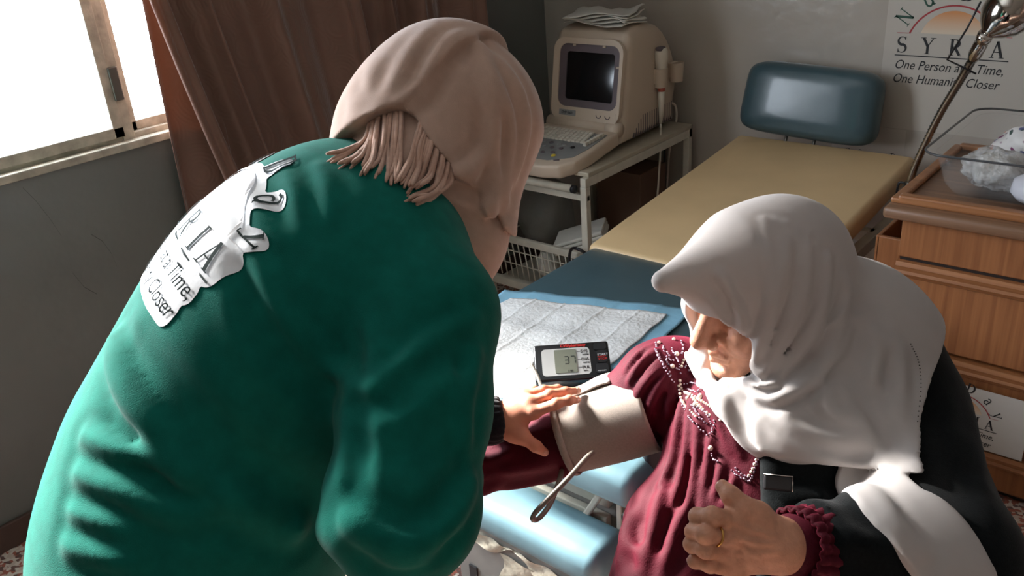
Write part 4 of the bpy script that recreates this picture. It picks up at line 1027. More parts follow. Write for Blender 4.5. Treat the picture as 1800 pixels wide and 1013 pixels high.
# ---- fringed headscarf
nax = [nL, nF, nU]
def n_sc_base(P): 
    d = ell(P, nHc+nU*.012-nF*.006, (.100, .112, .113), nax)
    d = smin(d, cap(P, pd(830, 235, 1.26), pd(822, 392, 1.235), .086, .048), .05)
    d = smin(d, cap(P, pd(760, 300, 1.25), pd(800, 430, 1.22), .085, .065), .05)
    d = smin(d, cap(P, nHc-nU*.05-nF*.035, upr+Sn*.09, .085, .085), .04)
    d = smin(d, cap(P, pd(822, 392, 1.24), pd(828, 468, 1.22), .043, .022), .03)
    return d
n_top = lambda P: n_sc_base(P)-.010
apex = hit(n_top, 711, 187); hl = hit(n_top, 640, 216); hr_ = hit(n_top, 790, 292); ctr = nHc-nU*.02
wk_ = hit(n_top, 690, 260); rg_ = hit(n_top, 828, 76); fk_ = hit(n_top, 680, 130)
def n_sc_top(P):
    d = n_top(P)
    d = np.minimum(d, smax(n_top(P)-.013, half(P, (ctr, apex, rg_), fk_), .005))      # the end thrown over the crown lies on top
    wl = half(P, (ctr, apex, hl), wk_); wr_ = half(P, (ctr, apex, hr_), wk_)
    return smax(d, -np.maximum(wl, wr_), .006)
FS = []
def fs_(pxs, amp, w):
    f_ = fold_px(n_top, pxs, amp*1.5, w*.9)
    if f_ is not None: FS.append(f_)
z2 = lambda L_: [(560+x/2.111, y/2.111) for x, y in L_]
fs_(z2([(575, 150), (500, 165), (430, 250), (390, 330), (320, 400)]), .011, .012)
fs_(z2([(590, 170), (635, 300), (652, 430), (640, 540), (580, 620), (500, 665)]), .009, .011)
fs_(z2([(600, 175), (690, 360), (712, 500), (700, 620), (690, 760)]), .009, .010)
fs_(z2([(620, 175), (745, 330), (765, 470), (735, 600), (700, 740)]), .007, .010)
fs_(z2([(650, 480), (665, 600), (650, 740), (600, 840)]), .009, .012)
fs_(z2([(500, 690), (580, 720), (640, 700)]), -.008, .012); fs_(z2([(440, 790), (520, 830), (600, 820)]), -.010, .016)
fs_(z2([(180, 250), (150, 340), (150, 450)]), .006, .012); fs_(z2([(300, 130), (220, 260), (190, 380)]), .005, .014); fs_(z2([(420, 150), (330, 260), (270, 380)]), .005, .014)
fs_(z2([(470, 120), (400, 200), (330, 330)]), -.004, .012)
fs_(z2([(700, 420), (690, 560), (670, 680)]), -.006, .008); fs_(z2([(780, 420), (770, 540), (730, 680)]), .005, .009)
n_scarf = with_folds(lambda P: np.minimum(n_sc_top(P), n_sc_base(P)), FS)
# a hollow for the face so that the cloth is a wrap and not a ball
nface = cap
def n_scarf_open(P):
    Q = (P-nHc) @ np.array(nax).T
    hole = np.maximum(np.sqrt((Q[:, 0]/.062)**2+((Q[:, 2]+.035)/.082)**2)*.062-.062, .02-Q[:, 1])
    return smax(n_scarf(P), -hole, .008)
sc_o = SD('headscarf', n_scarf_open, nHc-A_(.2, .2, .30), nHc+A_(.24, .25, .19), .0034, m_pk, nurse)
# tassels
m_tas = mat('tassel_yarn', (190, 156, 138), .95, var=.1, vscale=120, sheen=.3, spec=.1)
rt_ = random.Random(8)
tass = [((650, 214), (640, 245), (612, 268), (584, 280)), ((655, 208), (650, 245), (625, 275), (596, 290)), ((662, 200), (655, 240), (640, 275), (626, 292)), ((668, 196), (664, 240), (655, 280), (640, 306)), ((676, 194), (676, 240), (668, 280), (652, 305)),
        ((688, 190), (682, 230), (680, 275), (676, 306)), ((696, 188), (694, 230), (690, 280), (684, 318)), ((704, 186), (702, 230), (700, 280), (690, 312)),
        ((742, 210), (735, 240), (722, 285), (702, 326)), ((752, 222), (742, 260), (730, 300), (712, 332)), ((760, 230), (752, 268), (740, 305), (716, 335)), ((770, 244), (762, 285), (752, 315), (726, 336)),
        ((778, 262), (772, 300), (758, 328), (712, 345)), ((788, 286), (782, 312), (764, 338), (722, 356)), ((792, 292), (788, 322), (760, 345), (735, 352))]
for pxs in tass:
    P0 = hit(n_top, *pxs[0]); lift = [.003, .006, .006, .004]; pts = []
    for q, lf in zip(pxs, lift):
        h_ = None
        for fn_c in (lambda P: np.minimum(n_sc_base(P), n_shirt0(P)),): h_ = hit(fn_c, *q)
        if h_ is None: h_ = P0
        pts.append(h_+unit(CAMP-h_)*lf)
    # keep the yarn hanging freely: limit how far it drops back behind its root
    for i in range(1, 4):
        back = (pts[i]-pts[0]) @ _fw
        if back > .07: pts[i] = pts[i]-_fw*(back-.07)
    bm = bmesh.new()
    for s in range(4):
        o0 = np.array([rt_.uniform(-1, 1) for _ in range(3)]); o1 = np.array([rt_.uniform(-1, 1) for _ in range(3)])
        sp = spline([pts[0]+o0*.0012, pts[1]+o0*.003, pts[2]+o1*.0034, pts[3]+o1*.007], 5)
        tube(bm, sp, [.0031]*(len(sp)-2)+[.0028, .0016], 6)
    obj('tassel', bm, m_tas, sc_o, True)
# ---- iron-on print on the back of the sweatshirt
m_stk = mat('white_transfer', (226, 228, 230), .22, var=.03, vscale=30, bump=.35, bscale=38, bdist=.004, coat=.5)
PW = .245; PZ = -.115
def drape(r, s, off):
    P = upr+np.outer(r, Rn)+np.outer(s, Sn)+Dn*.36; t = np.zeros(len(P))
    for _ in range(45): t += np.clip(n_shirt(P-np.outer(t, Dn)), 0, .1)*.75
    Q = P-np.outer(t, Dn); e = .003; g = np.stack([n_shirt0(Q+A_(*v)*e)-n_shirt0(Q-A_(*v)*e) for v in ((1, 0, 0), (0, 1, 0), (0, 0, 1))], 1)
    return Q+g/(np.linalg.norm(g, axis=1)[:, None]+1e-9)*off
def stk2(U, Vv):
    w = PW; P2 = np.stack([U, Vv, 0*U], 1)
    def rc(x0, x1, y0, y1, r): return np.linalg.norm(np.maximum(np.abs(np.stack([U-(x0+x1)/2*w, Vv-(y0+y1)/2*w], 1))-np.array([(x1-x0)/2*w-r, (y1-y0)/2*w-r]), 0), axis=1)-r
    d = np.minimum(rc(-.54, .54, -.06, .20, .018), rc(-.54, .50, -.20, -.04, .016)); d = np.minimum(d, rc(-.55, .48, -.345, -.17, .016))
    hw, hh = .40*w, .275*w; R_ = (hw*hw+hh*hh)/(2*hh); cz = .19*w+hh-R_
    d = np.minimum(d, np.maximum(np.hypot(U, Vv-cz)-R_-.012, .12*w-Vv))
    for deg in (147, 118, 80, 50, 24):
        a = math.radians(deg); c_, s_ = math.cos(a), math.sin(a); d = np.minimum(d, cap(P2, A_(c_*R_*.9, cz+s_*R_*.9, 0), A_(c_*(R_+.11*w), cz+s_*(R_+.11*w), 0), .066*w))
    return d
g_ = .0024; nu, nv = int(.34/g_), int(.34/g_); uu, vv = np.meshgrid(-.17+np.arange(nu)*g_, -.11+np.arange(nv)*g_, indexing='ij'); uu = uu.ravel(); vv = vv.ravel()
dd = stk2(uu, vv); e_ = .0006; gx = (stk2(uu+e_, vv)-stk2(uu-e_, vv))/(2*e_); gy = (stk2(uu, vv+e_)-stk2(uu, vv-e_))/(2*e_)
ins = (dd < 0).reshape(nu, nv); cell = ins[:-1, :-1] | ins[1:, :-1] | ins[:-1, 1:] | ins[1:, 1:]
out_ = dd > 0; uu = np.where(out_, uu-gx*dd, uu); vv = np.where(out_, vv-gy*dd, vv)
ci, cj = np.nonzero(cell); ids = lambda i, j: i*nv+j
q_ = np.stack([ids(ci, cj), ids(ci+1, cj), ids(ci+1, cj+1), ids(ci, cj+1)], 1); used, inv = np.unique(q_, return_inverse=True); q_ = inv.reshape(q_.shape)
pv_ = drape(uu[used], vv[used]+PZ, .0014)
stk = np_mesh('back_print', pv_, q_, m_stk, nurse, relax=0); stk['label'] = 'white iron-on logo print'
before = set(bpy.data.objects)
_save = (m_ink, m_rd, m_gn); m_ink = mat('faded_green_ink', (30, 40, 38), .85, spec=.1); m_gn = m_ink; m_rd = mat('faded_grey_ink', (170, 168, 168), .4)
logo(stk, 0, 0, 0, PW)
m_ink, m_rd, m_gn = _save
for o in set(bpy.data.objects)-before:
    if o.name.startswith('sun') : bpy.data.objects.remove(o); continue
    bm = bmesh.new(); bm.from_mesh(o.data)
    if o.name.startswith('rule') or o.name.startswith('letter.') or o.name == 'letter':
        bmesh.ops.subdivide_edges(bm, edges=[e for e in bm.edges if e.calc_length() > .008], cuts=3)
    X = np.array([v.co for v in bm.verts]); Q = drape(X[:, 0], X[:, 2]+PZ, .0031)
    for v, q in zip(bm.verts, Q): v.co = q
    bm.to_mesh(o.data); bm.free(); o.data.update()
# ================================================================== seated person (burgundy dress, white headscarf)
m_vel = mat('burgundy_velvet', (74, 7, 25), .75, var=.25, vscale=18, bump=.35, bscale=400, bdist=.0015, sheen=.4, spec=.2)
MATS['burgundy_velvet'].node_tree.nodes['Principled BSDF'].inputs['Sheen Tint'].default_value = (*S2L((230, 90, 120)), 1)
m_coat = mat('black_wool', (17, 20, 21), .95, var=.3, vscale=200, bump=.5, bscale=600, bdist=.001, sheen=.12, spec=.1)
m_ws = mat('white_voile', (190, 184, 181), .9, var=.03, vscale=20, bump=.25, bscale=800, bdist=.0006, sheen=.2, spec=.15)
translucent(m_ws, .12, (230, 214, 200))
Le = unit(A_(.79, .61, 0)); Fe = A_(Le[1], -Le[0], 0); AXE = [Le, Fe, UPV]
eHc = A_(-.528, 1.162, 1.14)
eF = unit(A_(-.459, -.869, -.184)); eU = A_(-.013, -.201, .98); eU = unit(eU-eF*(eU @ eF)); eL = np.cross(eU, eF); eax = [eL, eF, eU]
def EH(l, f, u): return eHc+eL*l+eF*f+eU*u
elder = empty('person', (-.44, 1.12, 0), 'seated older person in burgundy velvet dress, black coat and long white headscarf', 'person')
# ---- arms
sR = pd(1190, 668, 1.55); eR = pd(968, 786, 1.57); wR = pd(790, 838, 1.60)
sL = pd(1572, 748, 1.42); eLb = pd(1615, 965, 1.20); wLb = pd(1385, 962, 1.125)
tc_ = A_(-.48, 1.16, 0)
def z_(p, z): return A_(p[0], p[1], z)
chest = z_(tc_, .85); belly = z_(tc_+Fe*.05, .70)
def d_torso(P):
    d = ell(P, chest, (.19, .135, .20), AXE)
    d = smin(d, ell(P, z_(tc_+Fe*.075, .82), (.17, .10, .11), AXE), .06)
    d = smin(d, ell(P, belly, (.225, .185, .20), AXE), .08)
    d = smin(d, cap(P, z_(tc_, .93), z_(tc_, 1.02), .09, .06), .05)
    for s, a in ((-1, -.30), (1, .10)):
        h0 = z_(tc_+Le*.10*s, .56); dirv = Fe*math.cos(a)+Le*math.sin(a); kn = h0+dirv*.42; kn[2] = .53
        d = smin(d, chain(P, [h0, kn, z_(kn+dirv*.02, .10)], [.135, .105, .11], .05), .07)
    d = smin(d, cap(P, pd(1172, 930, 1.42), pd(1172, 1040, 1.38), .072, .095), .06)
    return d
def d_sleeveR(P):
    d = chain(P, [sR, sR*.55+eR*.45, eR, wR], [.078, .060, .055, .046], .02)
    d = smin(d, ell(P, pd(1158, 684, 1.535), (.078, .078, .088)), .02)
    return d
def d_dress0(P):
    d = smin(d_torso(P), d_sleeveR(P), .03)
    d = smin(d, cap(P, z_(tc_+Le*.05, .95), sL, .085, .075), .04)
    d = smin(d, chain(P, [sL, eLb, wLb*.93+eLb*.07], [.07, .058, .044], .02), .02)
    d = smax(d, .055-np.linalg.norm(P-EH(.01, .055, -.112), axis=1), .015)
    d = smax(d, .03-P[:, 2], .005)
    return d
FD = []
def fd(pxs, amp, w, base=d_dress0):
    f_ = fold_px(base, pxs, amp*1.5, w*.9)
    if f_ is not None: FD.append(f_)
# gathers running down from the yoke
for pxs, a_, w_ in (([(1165, 640), (1140, 665), (1118, 700), (1112, 735)], .008, .007), ([(1175, 655), (1155, 690), (1138, 730), (1140, 765)], .009, .008), ([(1152, 612), (1125, 640), (1105, 672)], .007, .007),
                    ([(1186, 675), (1172, 715), (1160, 760), (1150, 800)], .010, .008), ([(1200, 690), (1190, 740), (1180, 800), (1160, 850)], .011, .008), ([(1212, 705), (1208, 760), (1198, 830), (1180, 890)], .010, .008),
                    ([(1225, 735), (1222, 800), (1215, 870), (1195, 930)], .011, .009), ([(1245, 775), (1240, 830), (1232, 890), (1215, 960)], .010, .008), ([(1265, 815), (1258, 860), (1245, 905)], .008, .008),
                    ([(1290, 840), (1280, 870), (1262, 900)], .007, .007), ([(1270, 700), (1285, 750), (1300, 800)], .007, .007), ([(1240, 690), (1262, 740), (1285, 790)], .007, .007),
                    ([(1150, 790), (1125, 850), (1105, 910), (1090, 980)], .014, .014), ([(1165, 860), (1150, 920), (1130, 1000)], .012, .012), ([(1190, 900), (1180, 950), (1160, 1010)], .010, .011),
                    ([(1150, 780), (1165, 740), (1160, 700)], -.008, .010), ([(1095, 930), (1115, 965), (1150, 985)], .008, .012),
                    ([(985, 800), (930, 820), (860, 830)], .007, .012), ([(1000, 830), (940, 850), (880, 862)], .006, .010), ([(990, 770), (950, 775), (880, 790)], -.005, .010), ([(900, 790), (860, 810), (825, 800)], .007, .010), ([(880, 850), (850, 868), (820, 860)], .006, .010)):
    fd(pxs, a_, w_)
for i_ in range(8):
    t_ = i_/7; a0 = A_(1150+44*t_, 604+90*t_); a1 = A_(1098+54*t_, 650+134*t_); mdl = (a0+a1)/2+A_(-6, -4)
    fd([tuple(a0), tuple(mdl), tuple(a1)], .0048, .0058)
d_dress = with_folds(d_dress0, FD)
dress = SD('dress', d_dress, A_(-1.06, .50, .0), A_(-.02, 1.42, 1.12), .0042, m_vel, elder)
# ---- coat over the back and the left side
cfa = hit(d_dress0, 1335, 830); cfb = hit(d_dress0, 1330, 1000)
def c_coat0(P):
    d = ell(P, z_(tc_-Fe*.06+Le*.09, .84), (.205, .16, .32), AXE)
    arm = chain(P, [sL+Le*.012, eLb+A_(.03, .0, -.01), wLb*.80+eLb*.20], [.098, .098, .062], .04)
    d = smin(d, smax(arm, (P-pd(1424, 964, 1.135)) @ unit(wLb-eLb), .006), .05)
    d = smin(d, cap(P, z_(tc_+Le*.04-Fe*.02, .93), sL, .09, .088), .06)
    d = smin(d, ell(P, z_(tc_-Fe*.10+Le*.10, .60), (.23, .18, .28), AXE), .08)
    fr_ = d_torso(P)-.014; pl = half(P, (cfa, cfb, cfa-Fe*.2), cfa+Le*.2)
    fr_ = smax(fr_, pl, .01)
    d = smin(d, fr_, .02)
    # open on the right side of the chest
    cut = half(P, (tc_+A_(0, 0, .9)-Le*.10, tc_+A_(0, 0, .5)-Le*.10, tc_+A_(0, 0, .5)-Le*.14+Fe*.2), tc_-Le*.4+A_(0, 0, .7))
    d = smax(d, -np.maximum(cut, -(P-tc_) @ Fe-.06), .02)
    return smax(d, .30-P[:, 2], .01)
FC = []
def fc(pxs, amp, w):
    f_ = fold_px(c_coat0, pxs, amp, w)
    if f_ is not None: FC.append(f_)
fc([(1370, 900), (1440, 870), (1520, 880), (1580, 930)], .012, .016); fc([(1430, 960), (1500, 950), (1580, 970)], .010, .016); fc([(1400, 840), (1460, 860), (1530, 850)], -.008, .014)
fc([(1690, 650), (1715, 740), (1725, 850)], .008, .016); fc([(1640, 720), (1670, 820), (1690, 920)], -.008, .02)
c_coat = with_folds(c_coat0, FC)
SD('coat', c_coat, A_(-.80, .75, .28), A_(.12, 1.60, 1.20), .0065, m_coat, elder)
bk_ = hit(c_coat0, 1367, 850)
if bk_ is not None:
    n = normal_at(c_coat0, bk_); x = unit(np.cross(UPV, n)); y = np.cross(n, x); bmx = frame_mtx(V(bk_+n*.006), V(x), V(y), V(n))
    B('buckle', (-.020, -.011, -.004), (.020, .011, .004), m_dk, elder, .003, bmx); T('buckle_rim', [V(bmx @ Vector(p)) for p in ((-.02, .011, .004), (.02, .011, .004), (.02, -.011, .004))], .0012, m_chd, elder, 6)
# ---- body: face, hands
e_head0 = head_world(eHc, eax)
e_head = lambda P: e_head0(P)
dE = 1.105
mk = lambda L_, R_: ([pd(x, y, d) for x, y, d in L_], R_)
efi = mk([(1290, 916, 1.095), (1252, 908, 1.075), (1226, 908, 1.095), (1224, 914, 1.122)], [.0128, .0112, .0100, .0085])
efm = mk([(1280, 944, 1.092), (1240, 940, 1.070), (1219, 935, 1.092), (1219, 941, 1.120)], [.0126, .0110, .0098, .0084])
efr = mk([(1282, 974, 1.100), (1240, 966, 1.075), (1216, 957, 1.095), (1216, 964, 1.122)], [.0122, .0106, .0095, .0080])
efp = mk([(1292, 1001, 1.108), (1248, 993, 1.085), (1222, 987, 1.096), (1217, 986, 1.112)], [.0112, .0094, .0084, .0068])
eth = mk([(1330, 912, 1.105), (1308, 893, 1.095), (1285, 872, 1.10), (1270, 856, 1.11)], [.0165, .0138, .0118, .0092])
ewr = pd(1372, 960, 1.115)
e_hand0 = hand_sdf((wLb*.9+eLb*.1, ewr, .033, .032), [efi, efm, efr, efp], eth, kf=.005)
FH = []
for pxs, a_, w_ in (([(1370, 945), (1330, 935), (1295, 920)], .0022, .004), ([(1372, 958), (1330, 955), (1288, 948)], .0026, .004), ([(1372, 970), (1335, 975), (1295, 975)], .0022, .004), ([(1340, 985), (1310, 965), (1280, 955)], .0018, .003), ([(1290, 925), (1283, 935), (1276, 950)], -.0018, .003), ([(1290, 958), (1283, 964), (1275, 968)], -.0018, .003),
                    ([(1290, 874), (1296, 880), (1300, 888)], -.0012, .002), ([(1280, 866), (1286, 872), (1292, 876)], -.001, .002)):
    f_ = fold_px(e_hand0, pxs, a_, w_)
    if f_ is not None: FH.append(f_)
e_hand = with_folds(e_hand0, FH)
wdr = unit(wR-eR); kx_ = unit(np.cross(wdr, UPV)); 
fR2 = [([wR+wdr*.075+kx_*.018*k, wR+wdr*.115+kx_*.018*k+A_(0, 0, .004), wR+wdr*.14+kx_*.017*k-A_(0, 0, .004), wR+wdr*.15+kx_*.016*k-A_(0, 0, .016)], [.0105, .0095, .0085, .007]) for k in (-1.5, -.5, .5, 1.5)]
thR2 = ([wR+wdr*.03-kx_*.03, wR+wdr*.06-kx_*.045, wR+wdr*.085-kx_*.05, wR+wdr*.10-kx_*.05], [.014, .012, .0105, .0085])
e_handR = hand_sdf((eR*.1+wR*.9, wR, .028, .030), fR2, thR2)
def e_inner(P):
    d = ell(P, chest, (.15, .10, .17), AXE); d = smin(d, ell(P, belly, (.18, .15, .17), AXE), .06)
    d = smin(d, cap(P, z_(tc_, .93), EH(0, -.015, -.06), .055, .055), .03)
    d = smin(d, chain(P, [sR, eR, wR], [.05, .042, .03], .02), .03); d = smin(d, chain(P, [sL, eLb, wLb], [.05, .045, .033], .02), .03)
    return d
l1, h1 = bbox([EH(0, 0, 0)], .15); l2, h2 = bbox([wLb*.9+eLb*.1]+[p for f_ in (efi, efm, efr, efp, eth) for p in f_[0]], .035); l3, h3 = bbox([wR, wR+wdr*.16], .06)
ebody = SDmulti('body', [(e_head, l1, h1, .0021), (e_hand, l2, h2, .0018), (e_handR, l3, h3, .003), (e_inner, A_(-1.0, .7, .5), A_(-.1, 1.4, 1.12), .012)], m_sk2, elder)
nail(eth, ebody); nail(efp, ebody)
# eyebrow and grey hair line under the cloth's edge
m_hair = mat('grey_hair', (150, 120, 98), .7)
bm = bmesh.new(); rr_ = random.Random(4)
for k in range(46):
    l_ = rr_.uniform(.008, .046)*rr_.choice((1, 1, -1)); f0 = .099-.33*abs(l_); tube(bm, [EH(l_, f0, .026), EH(l_+.004, f0+.002, .030), EH(l_+.009, f0, .031)], [.0007, .0006, .0003], 4)
for k in range(60):
    l_ = rr_.uniform(-.05, .05); f0 = .092-.5*l_*l_/.05; tube(bm, [EH(l_, f0, .052), EH(l_+.003, f0+.003, .045), EH(l_+rr_.uniform(-.006, .008), f0+.003, .036)], [.0008, .0007, .0003], 4)
obj('hair', bm, m_hair, elder, True, 'stuff')
# ring
rp0 = efm[0][0]*.42+efm[0][1]*.58; ra_ = unit(efm[0][1]-efm[0][0]); rx = unit(np.cross(ra_, UPV)); ry = np.cross(ra_, rx)
m_gold = mat('gold', (206, 160, 92), .22, 1.0, var=.03)
o = T('ring', [rp0+(rx*math.cos(t)+ry*math.sin(t))*.0128 for t in np.linspace(0, 2*math.pi, 33)], .0017, m_gold, elder, 8); o['label'] = 'gold ring'
# ruffled velvet cuff at the left wrist
cuffmesh('dress_cuff', pd(1432, 964, 1.138), pd(1392, 962, 1.118), .051, .046, m_vel, elder, ribs=.0024, thickn=.005)
# ---- white headscarf
def h_hood(P):
    d = ell(P, EH(0, -.013, .024), (.107, .138, .129), eax)
    d = smin(d, cap(P, EH(0, .050, .075), EH(.0, .166, .100), .070, .017), .04)            # stiff peak over the brow
    d = smin(d, cap(P, EH(.02, -.03, -.05), EH(.02, -.05, -.14), .105, .115), .05)
    return d
def e_base(P): return np.minimum(d_dress0(P), c_coat0(P))
BIB = [hit(d_dress0, *q)+unit(CAMP-hit(d_dress0, *q))*o_ for q, o_ in (((1246, 655), -.006), ((1292, 704), -.012), ((1338, 748), -.03), ((1382, 780), -.035))]
BIB2 = [hit(d_dress0, *q) for q in ((1246, 668), (1280, 692), (1315, 704), (1350, 720))]
def h_wrap(P):
    d = cap(P, EH(.05, .030, -.180), EH(-.065, .05, -.160), .040, .036)
    d = smin(d, cap(P, EH(.05, .030, -.180), EH(.085, -.03, -.11), .045, .05), .03)
    d = smin(d, cap(P, EH(-.066, .080, -.02), EH(-.062, .072, -.14), .015, .024), .02)
    d = smin(d, cap(P, EH(-.066, .080, -.02), EH(-.07, .02, .03), .015, .05), .03)
    d = smin(d, cap(P, EH(.03, .02, -.23), EH(.06, -.04, -.19), .075, .09), .05)
    d = smin(d, chain(P, BIB, [.018, .030, .042, .050], .03), .03)
    return d
wrap_px = [(1222, 640), (1250, 692), (1290, 750), (1340, 800), (1400, 815), (1490, 836), (1570, 838), (1648, 832)]
def h_cape(P):
    d = e_base(P)-.017
    # smoothed over the arm-chest hollow
    d = smin(d, ell(P, z_(tc_+Fe*.08+Le*.07, .90), (.17, .09, .12), AXE), .06)
    d = smin(d, cap(P, EH(.03, .0, -.205), sL-UPV*.01, .088, .066), .06)
    return d
cp = {k: hit(h_cape, *k) for k in ((1232, 668), (1335, 798), (1400, 818), (1640, 836), (1634, 700), (1560, 838))}
inn = z_(tc_, .80)
def h_capecut(P):
    d = h_cape(P)
    keep = hit_keep
    d = smax(d, -.078-(P-eHc) @ eL, .006)
    d = smax(d, half(P, (cp[(1232, 668)], cp[(1335, 798)], inn-Fe*.1), keep), .006)
    d = smax(d, half(P, (cp[(1335, 798)], cp[(1400, 818)], inn-Fe*.1), keep), .006)
    d = smax(d, half(P, (cp[(1400, 818)], cp[(1640, 836)], inn-Fe*.1), keep), .006)
    d = smax(d, half(P, (cp[(1634, 700)], cp[(1640, 836)], inn-Fe*.2), keep), .006)
    return d
hit_keep = hit(h_cape, 1450, 720)
tail_px = [(1520, 850), (1560, 880), (1610, 920), (1650, 965), (1690, 1020)]
tail = np.array(spline([h for h in hits(e_base, tail_px)], 4))
def h_tail(P):
    r, t = polydist(P, tail); d = r-(.040+.012*np.sin(t*3)); return smax(smax(d, e_base(P)-.014, .005), -(e_base(P)+.02), .005)
def h_all0(P):
    d = smin(h_hood(P), h_wrap(P), .03); d = smin(d, h_capecut(P), .02); d = np.minimum(d, h_tail(P))
    Q = (P-eHc) @ np.array(eax).T
    hole = np.sqrt(((Q[:, 0]-.010)/.064)**2+((Q[:, 2]+.042)/.090)**2)*.064-.064
    hole = np.maximum(hole, .045+.36*Q[:, 0]-Q[:, 1]); hole = np.maximum(hole, Q[:, 2]-.034+.10*(Q[:, 1]-.10))
    bib = smax(d_dress0(P)-.008, chain(P, BIB2, [.022, .026, .032, .04], .02), .006)
    return np.minimum(smax(d, -hole, .004), bib)
FE = []
def fe(pxs, amp, w):
    f_ = fold_px(h_all0, pxs, amp*1.6, w*.85)
    if f_ is not None: FE.append(f_)
z8 = lambda L_: [(1050+x/1.5046, 340+y/1.5046) for x, y in L_]
fe(z8([(325, 215), (345, 260), (375, 310), (388, 360)]), .008, .008)
fe(z8([(300, 240), (330, 270), (350, 320)]), -.006, .012)
fe(z8([(500, 130), (480, 250), (440, 370), (400, 480)]), .006, .010); fe(z8([(560, 150), (540, 280), (490, 390), (430, 490)]), .006, .010)
fe(z8([(610, 170), (600, 300), (540, 420), (450, 510)]), .007, .010); fe(z8([(660, 230), (650, 340), (590, 450), (480, 530)]), .008, .011)
fe(z8([(680, 330), (640, 420), (560, 500), (460, 545)]), .008, .010); fe(z8([(400, 515), (450, 545), (520, 530), (590, 490)]), .006, .008)
fe(z8([(385, 490), (420, 510), (470, 505)]), .006, .006); fe(z8([(395, 505), (440, 525), (500, 520)]), -.005, .005)
fe(z8([(330, 500), (330, 570), (370, 640), (420, 690)]), .007, .012); fe(z8([(290, 470), (300, 540), (330, 600)]), .006, .009)
fe(z8([(480, 560), (520, 620), (620, 650), (720, 640)]), .008, .016); fe(z8([(600, 510), (620, 580), (700, 600)]), .008, .014); fe(z8([(700, 330), (740, 420), (720, 520)]), .008, .014)
fe(z8([(760, 370), (800, 460), (800, 580)]), .007, .014); fe(z8([(640, 470), (700, 520), (760, 620), (800, 700)]), -.006, .016); fe(z8([(440, 600), (500, 660), (600, 700), (700, 720)]), .006, .012)
fe(z8([(700, 770), (780, 850), (860, 950)]), .007, .012)
for i_ in range(9):      # pleats drawn together under the chin
    t_ = i_/8; top_ = (1345+150*t_, 385+120*t_*t_); mid = (1352+110*t_, 540+30*t_); end = (1322+10*t_, 640+24*t_)
    fe([top_, ((top_[0]+mid[0])/2+8, (top_[1]+mid[1])/2), mid, ((mid[0]+end[0])/2, (mid[1]+end[1])/2+6), end], .0035 if i_ % 2 else .0045, .0075)
h_all = with_folds(h_all0, FE)
SD('headscarf', h_all, A_(-.78, .80, .70), A_(.02, 1.50, 1.36), .0038, m_ws, elder)
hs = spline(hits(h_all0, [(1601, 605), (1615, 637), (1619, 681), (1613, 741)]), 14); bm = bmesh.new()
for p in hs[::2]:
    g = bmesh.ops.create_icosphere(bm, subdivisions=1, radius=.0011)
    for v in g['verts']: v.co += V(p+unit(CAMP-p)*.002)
obj('hem_stitches', bm, mat('dark_stitching', (60, 54, 50), .9), elder, True, 'stuff')  # drawn-thread line along the scarf hem, dotted in dark stitch colour
# ---- bead embroidery on the yoke
m_prl = mat('pearl_bead', (226, 212, 196), .25, coat=.3); m_seq = mat('sequin', (186, 160, 178), .2, .6, var=.5, vscale=300)
z5 = lambda L_: [(1130+x/4.22, 480+y/4.22) for x, y in L_]
rows_p = [z5([(335, 365), (250, 410), (170, 460), (110, 515)]), z5([(330, 470), (230, 490), (120, 515)]), z5([(370, 600), (310, 640), (285, 700)]), z5([(275, 800), (290, 870), (360, 905), (430, 945), (490, 985), (530, 1010)]), z8([(250, 540), (290, 580), (325, 600)]), z8([(420, 705), (408, 735), (398, 750)]), z8([(215, 510), (225, 550), (260, 590)])]
rows_s = [z5([(75, 470), (90, 560), (130, 650), (180, 740), (240, 820)]), z5([(95, 520), (120, 610), (160, 680), (215, 770)]), z5([(150, 540), (160, 580), (190, 600), (200, 640), (240, 650)]), z5([(210, 560), (240, 610), (265, 660), (275, 740)]), z5([(240, 440), (280, 460), (330, 420)]), z5([(310, 700), (340, 670), (400, 670), (400, 710), (330, 720)]), z5([(310, 830), (360, 815), (430, 850), (400, 880), (330, 860)]), z5([(290, 600), (300, 540), (280, 500)]), z5([(180, 620), (175, 660), (200, 690), (265, 715)]),
          z8([(220, 540), (240, 590), (265, 615), (292, 642)]), z8([(310, 600), (305, 625), (297, 640)]), z8([(250, 560), (270, 590), (290, 610)]), z8([(265, 565), (290, 585), (300, 610)]), z8([(300, 680), (305, 700), (320, 712)]), z8([(355, 735), (375, 748), (400, 762)]), z8([(365, 728), (385, 745), (405, 755)]), z8([(425, 705), (415, 735), (405, 760)])]
def beads(rows, r, step, m, name, jit=0):
    bm = bmesh.new(); r_ = random.Random(2)
    for L_ in rows:
        P = [h for h in hits(d_dress, L_)]
        if len(P) < 2: continue
        P = spline(P, 8) if len(P) > 2 else P; acc = 0; last = P[0]
        for p in P:
            if np.linalg.norm(p-last) >= step or p is P[0]:
                last = p; rr2 = r*r_.uniform(.8, 1.2); g = bmesh.ops.create_icosphere(bm, subdivisions=1, radius=rr2)
                o_ = V(p)+V(unit(CAMP-p))*.0015+Vector((r_.uniform(-jit, jit), r_.uniform(-jit, jit), r_.uniform(-jit, jit)))
                for v in g['verts']: v.co += o_
    return obj(name, bm, m, elder, True, 'stuff')
beads(rows_p, .0029, .0052, m_prl, 'pearl_beads'); beads(rows_s, .0019, .0031, m_seq, 'sequin_beads', .001)
bm = bmesh.new()
for q in ((1166, 588), (1190, 622), (1207, 622), (1182, 644), (1209, 700), (1231, 696), (1222, 711), (1249, 788)):
    h_ = hit(d_dress, *q)
    if h_ is not None:
        g = bmesh.ops.create_icosphere(bm, subdivisions=2, radius=.0040)
        for v in g['verts']: v.co += V(h_+unit(CAMP-h_)*.003)
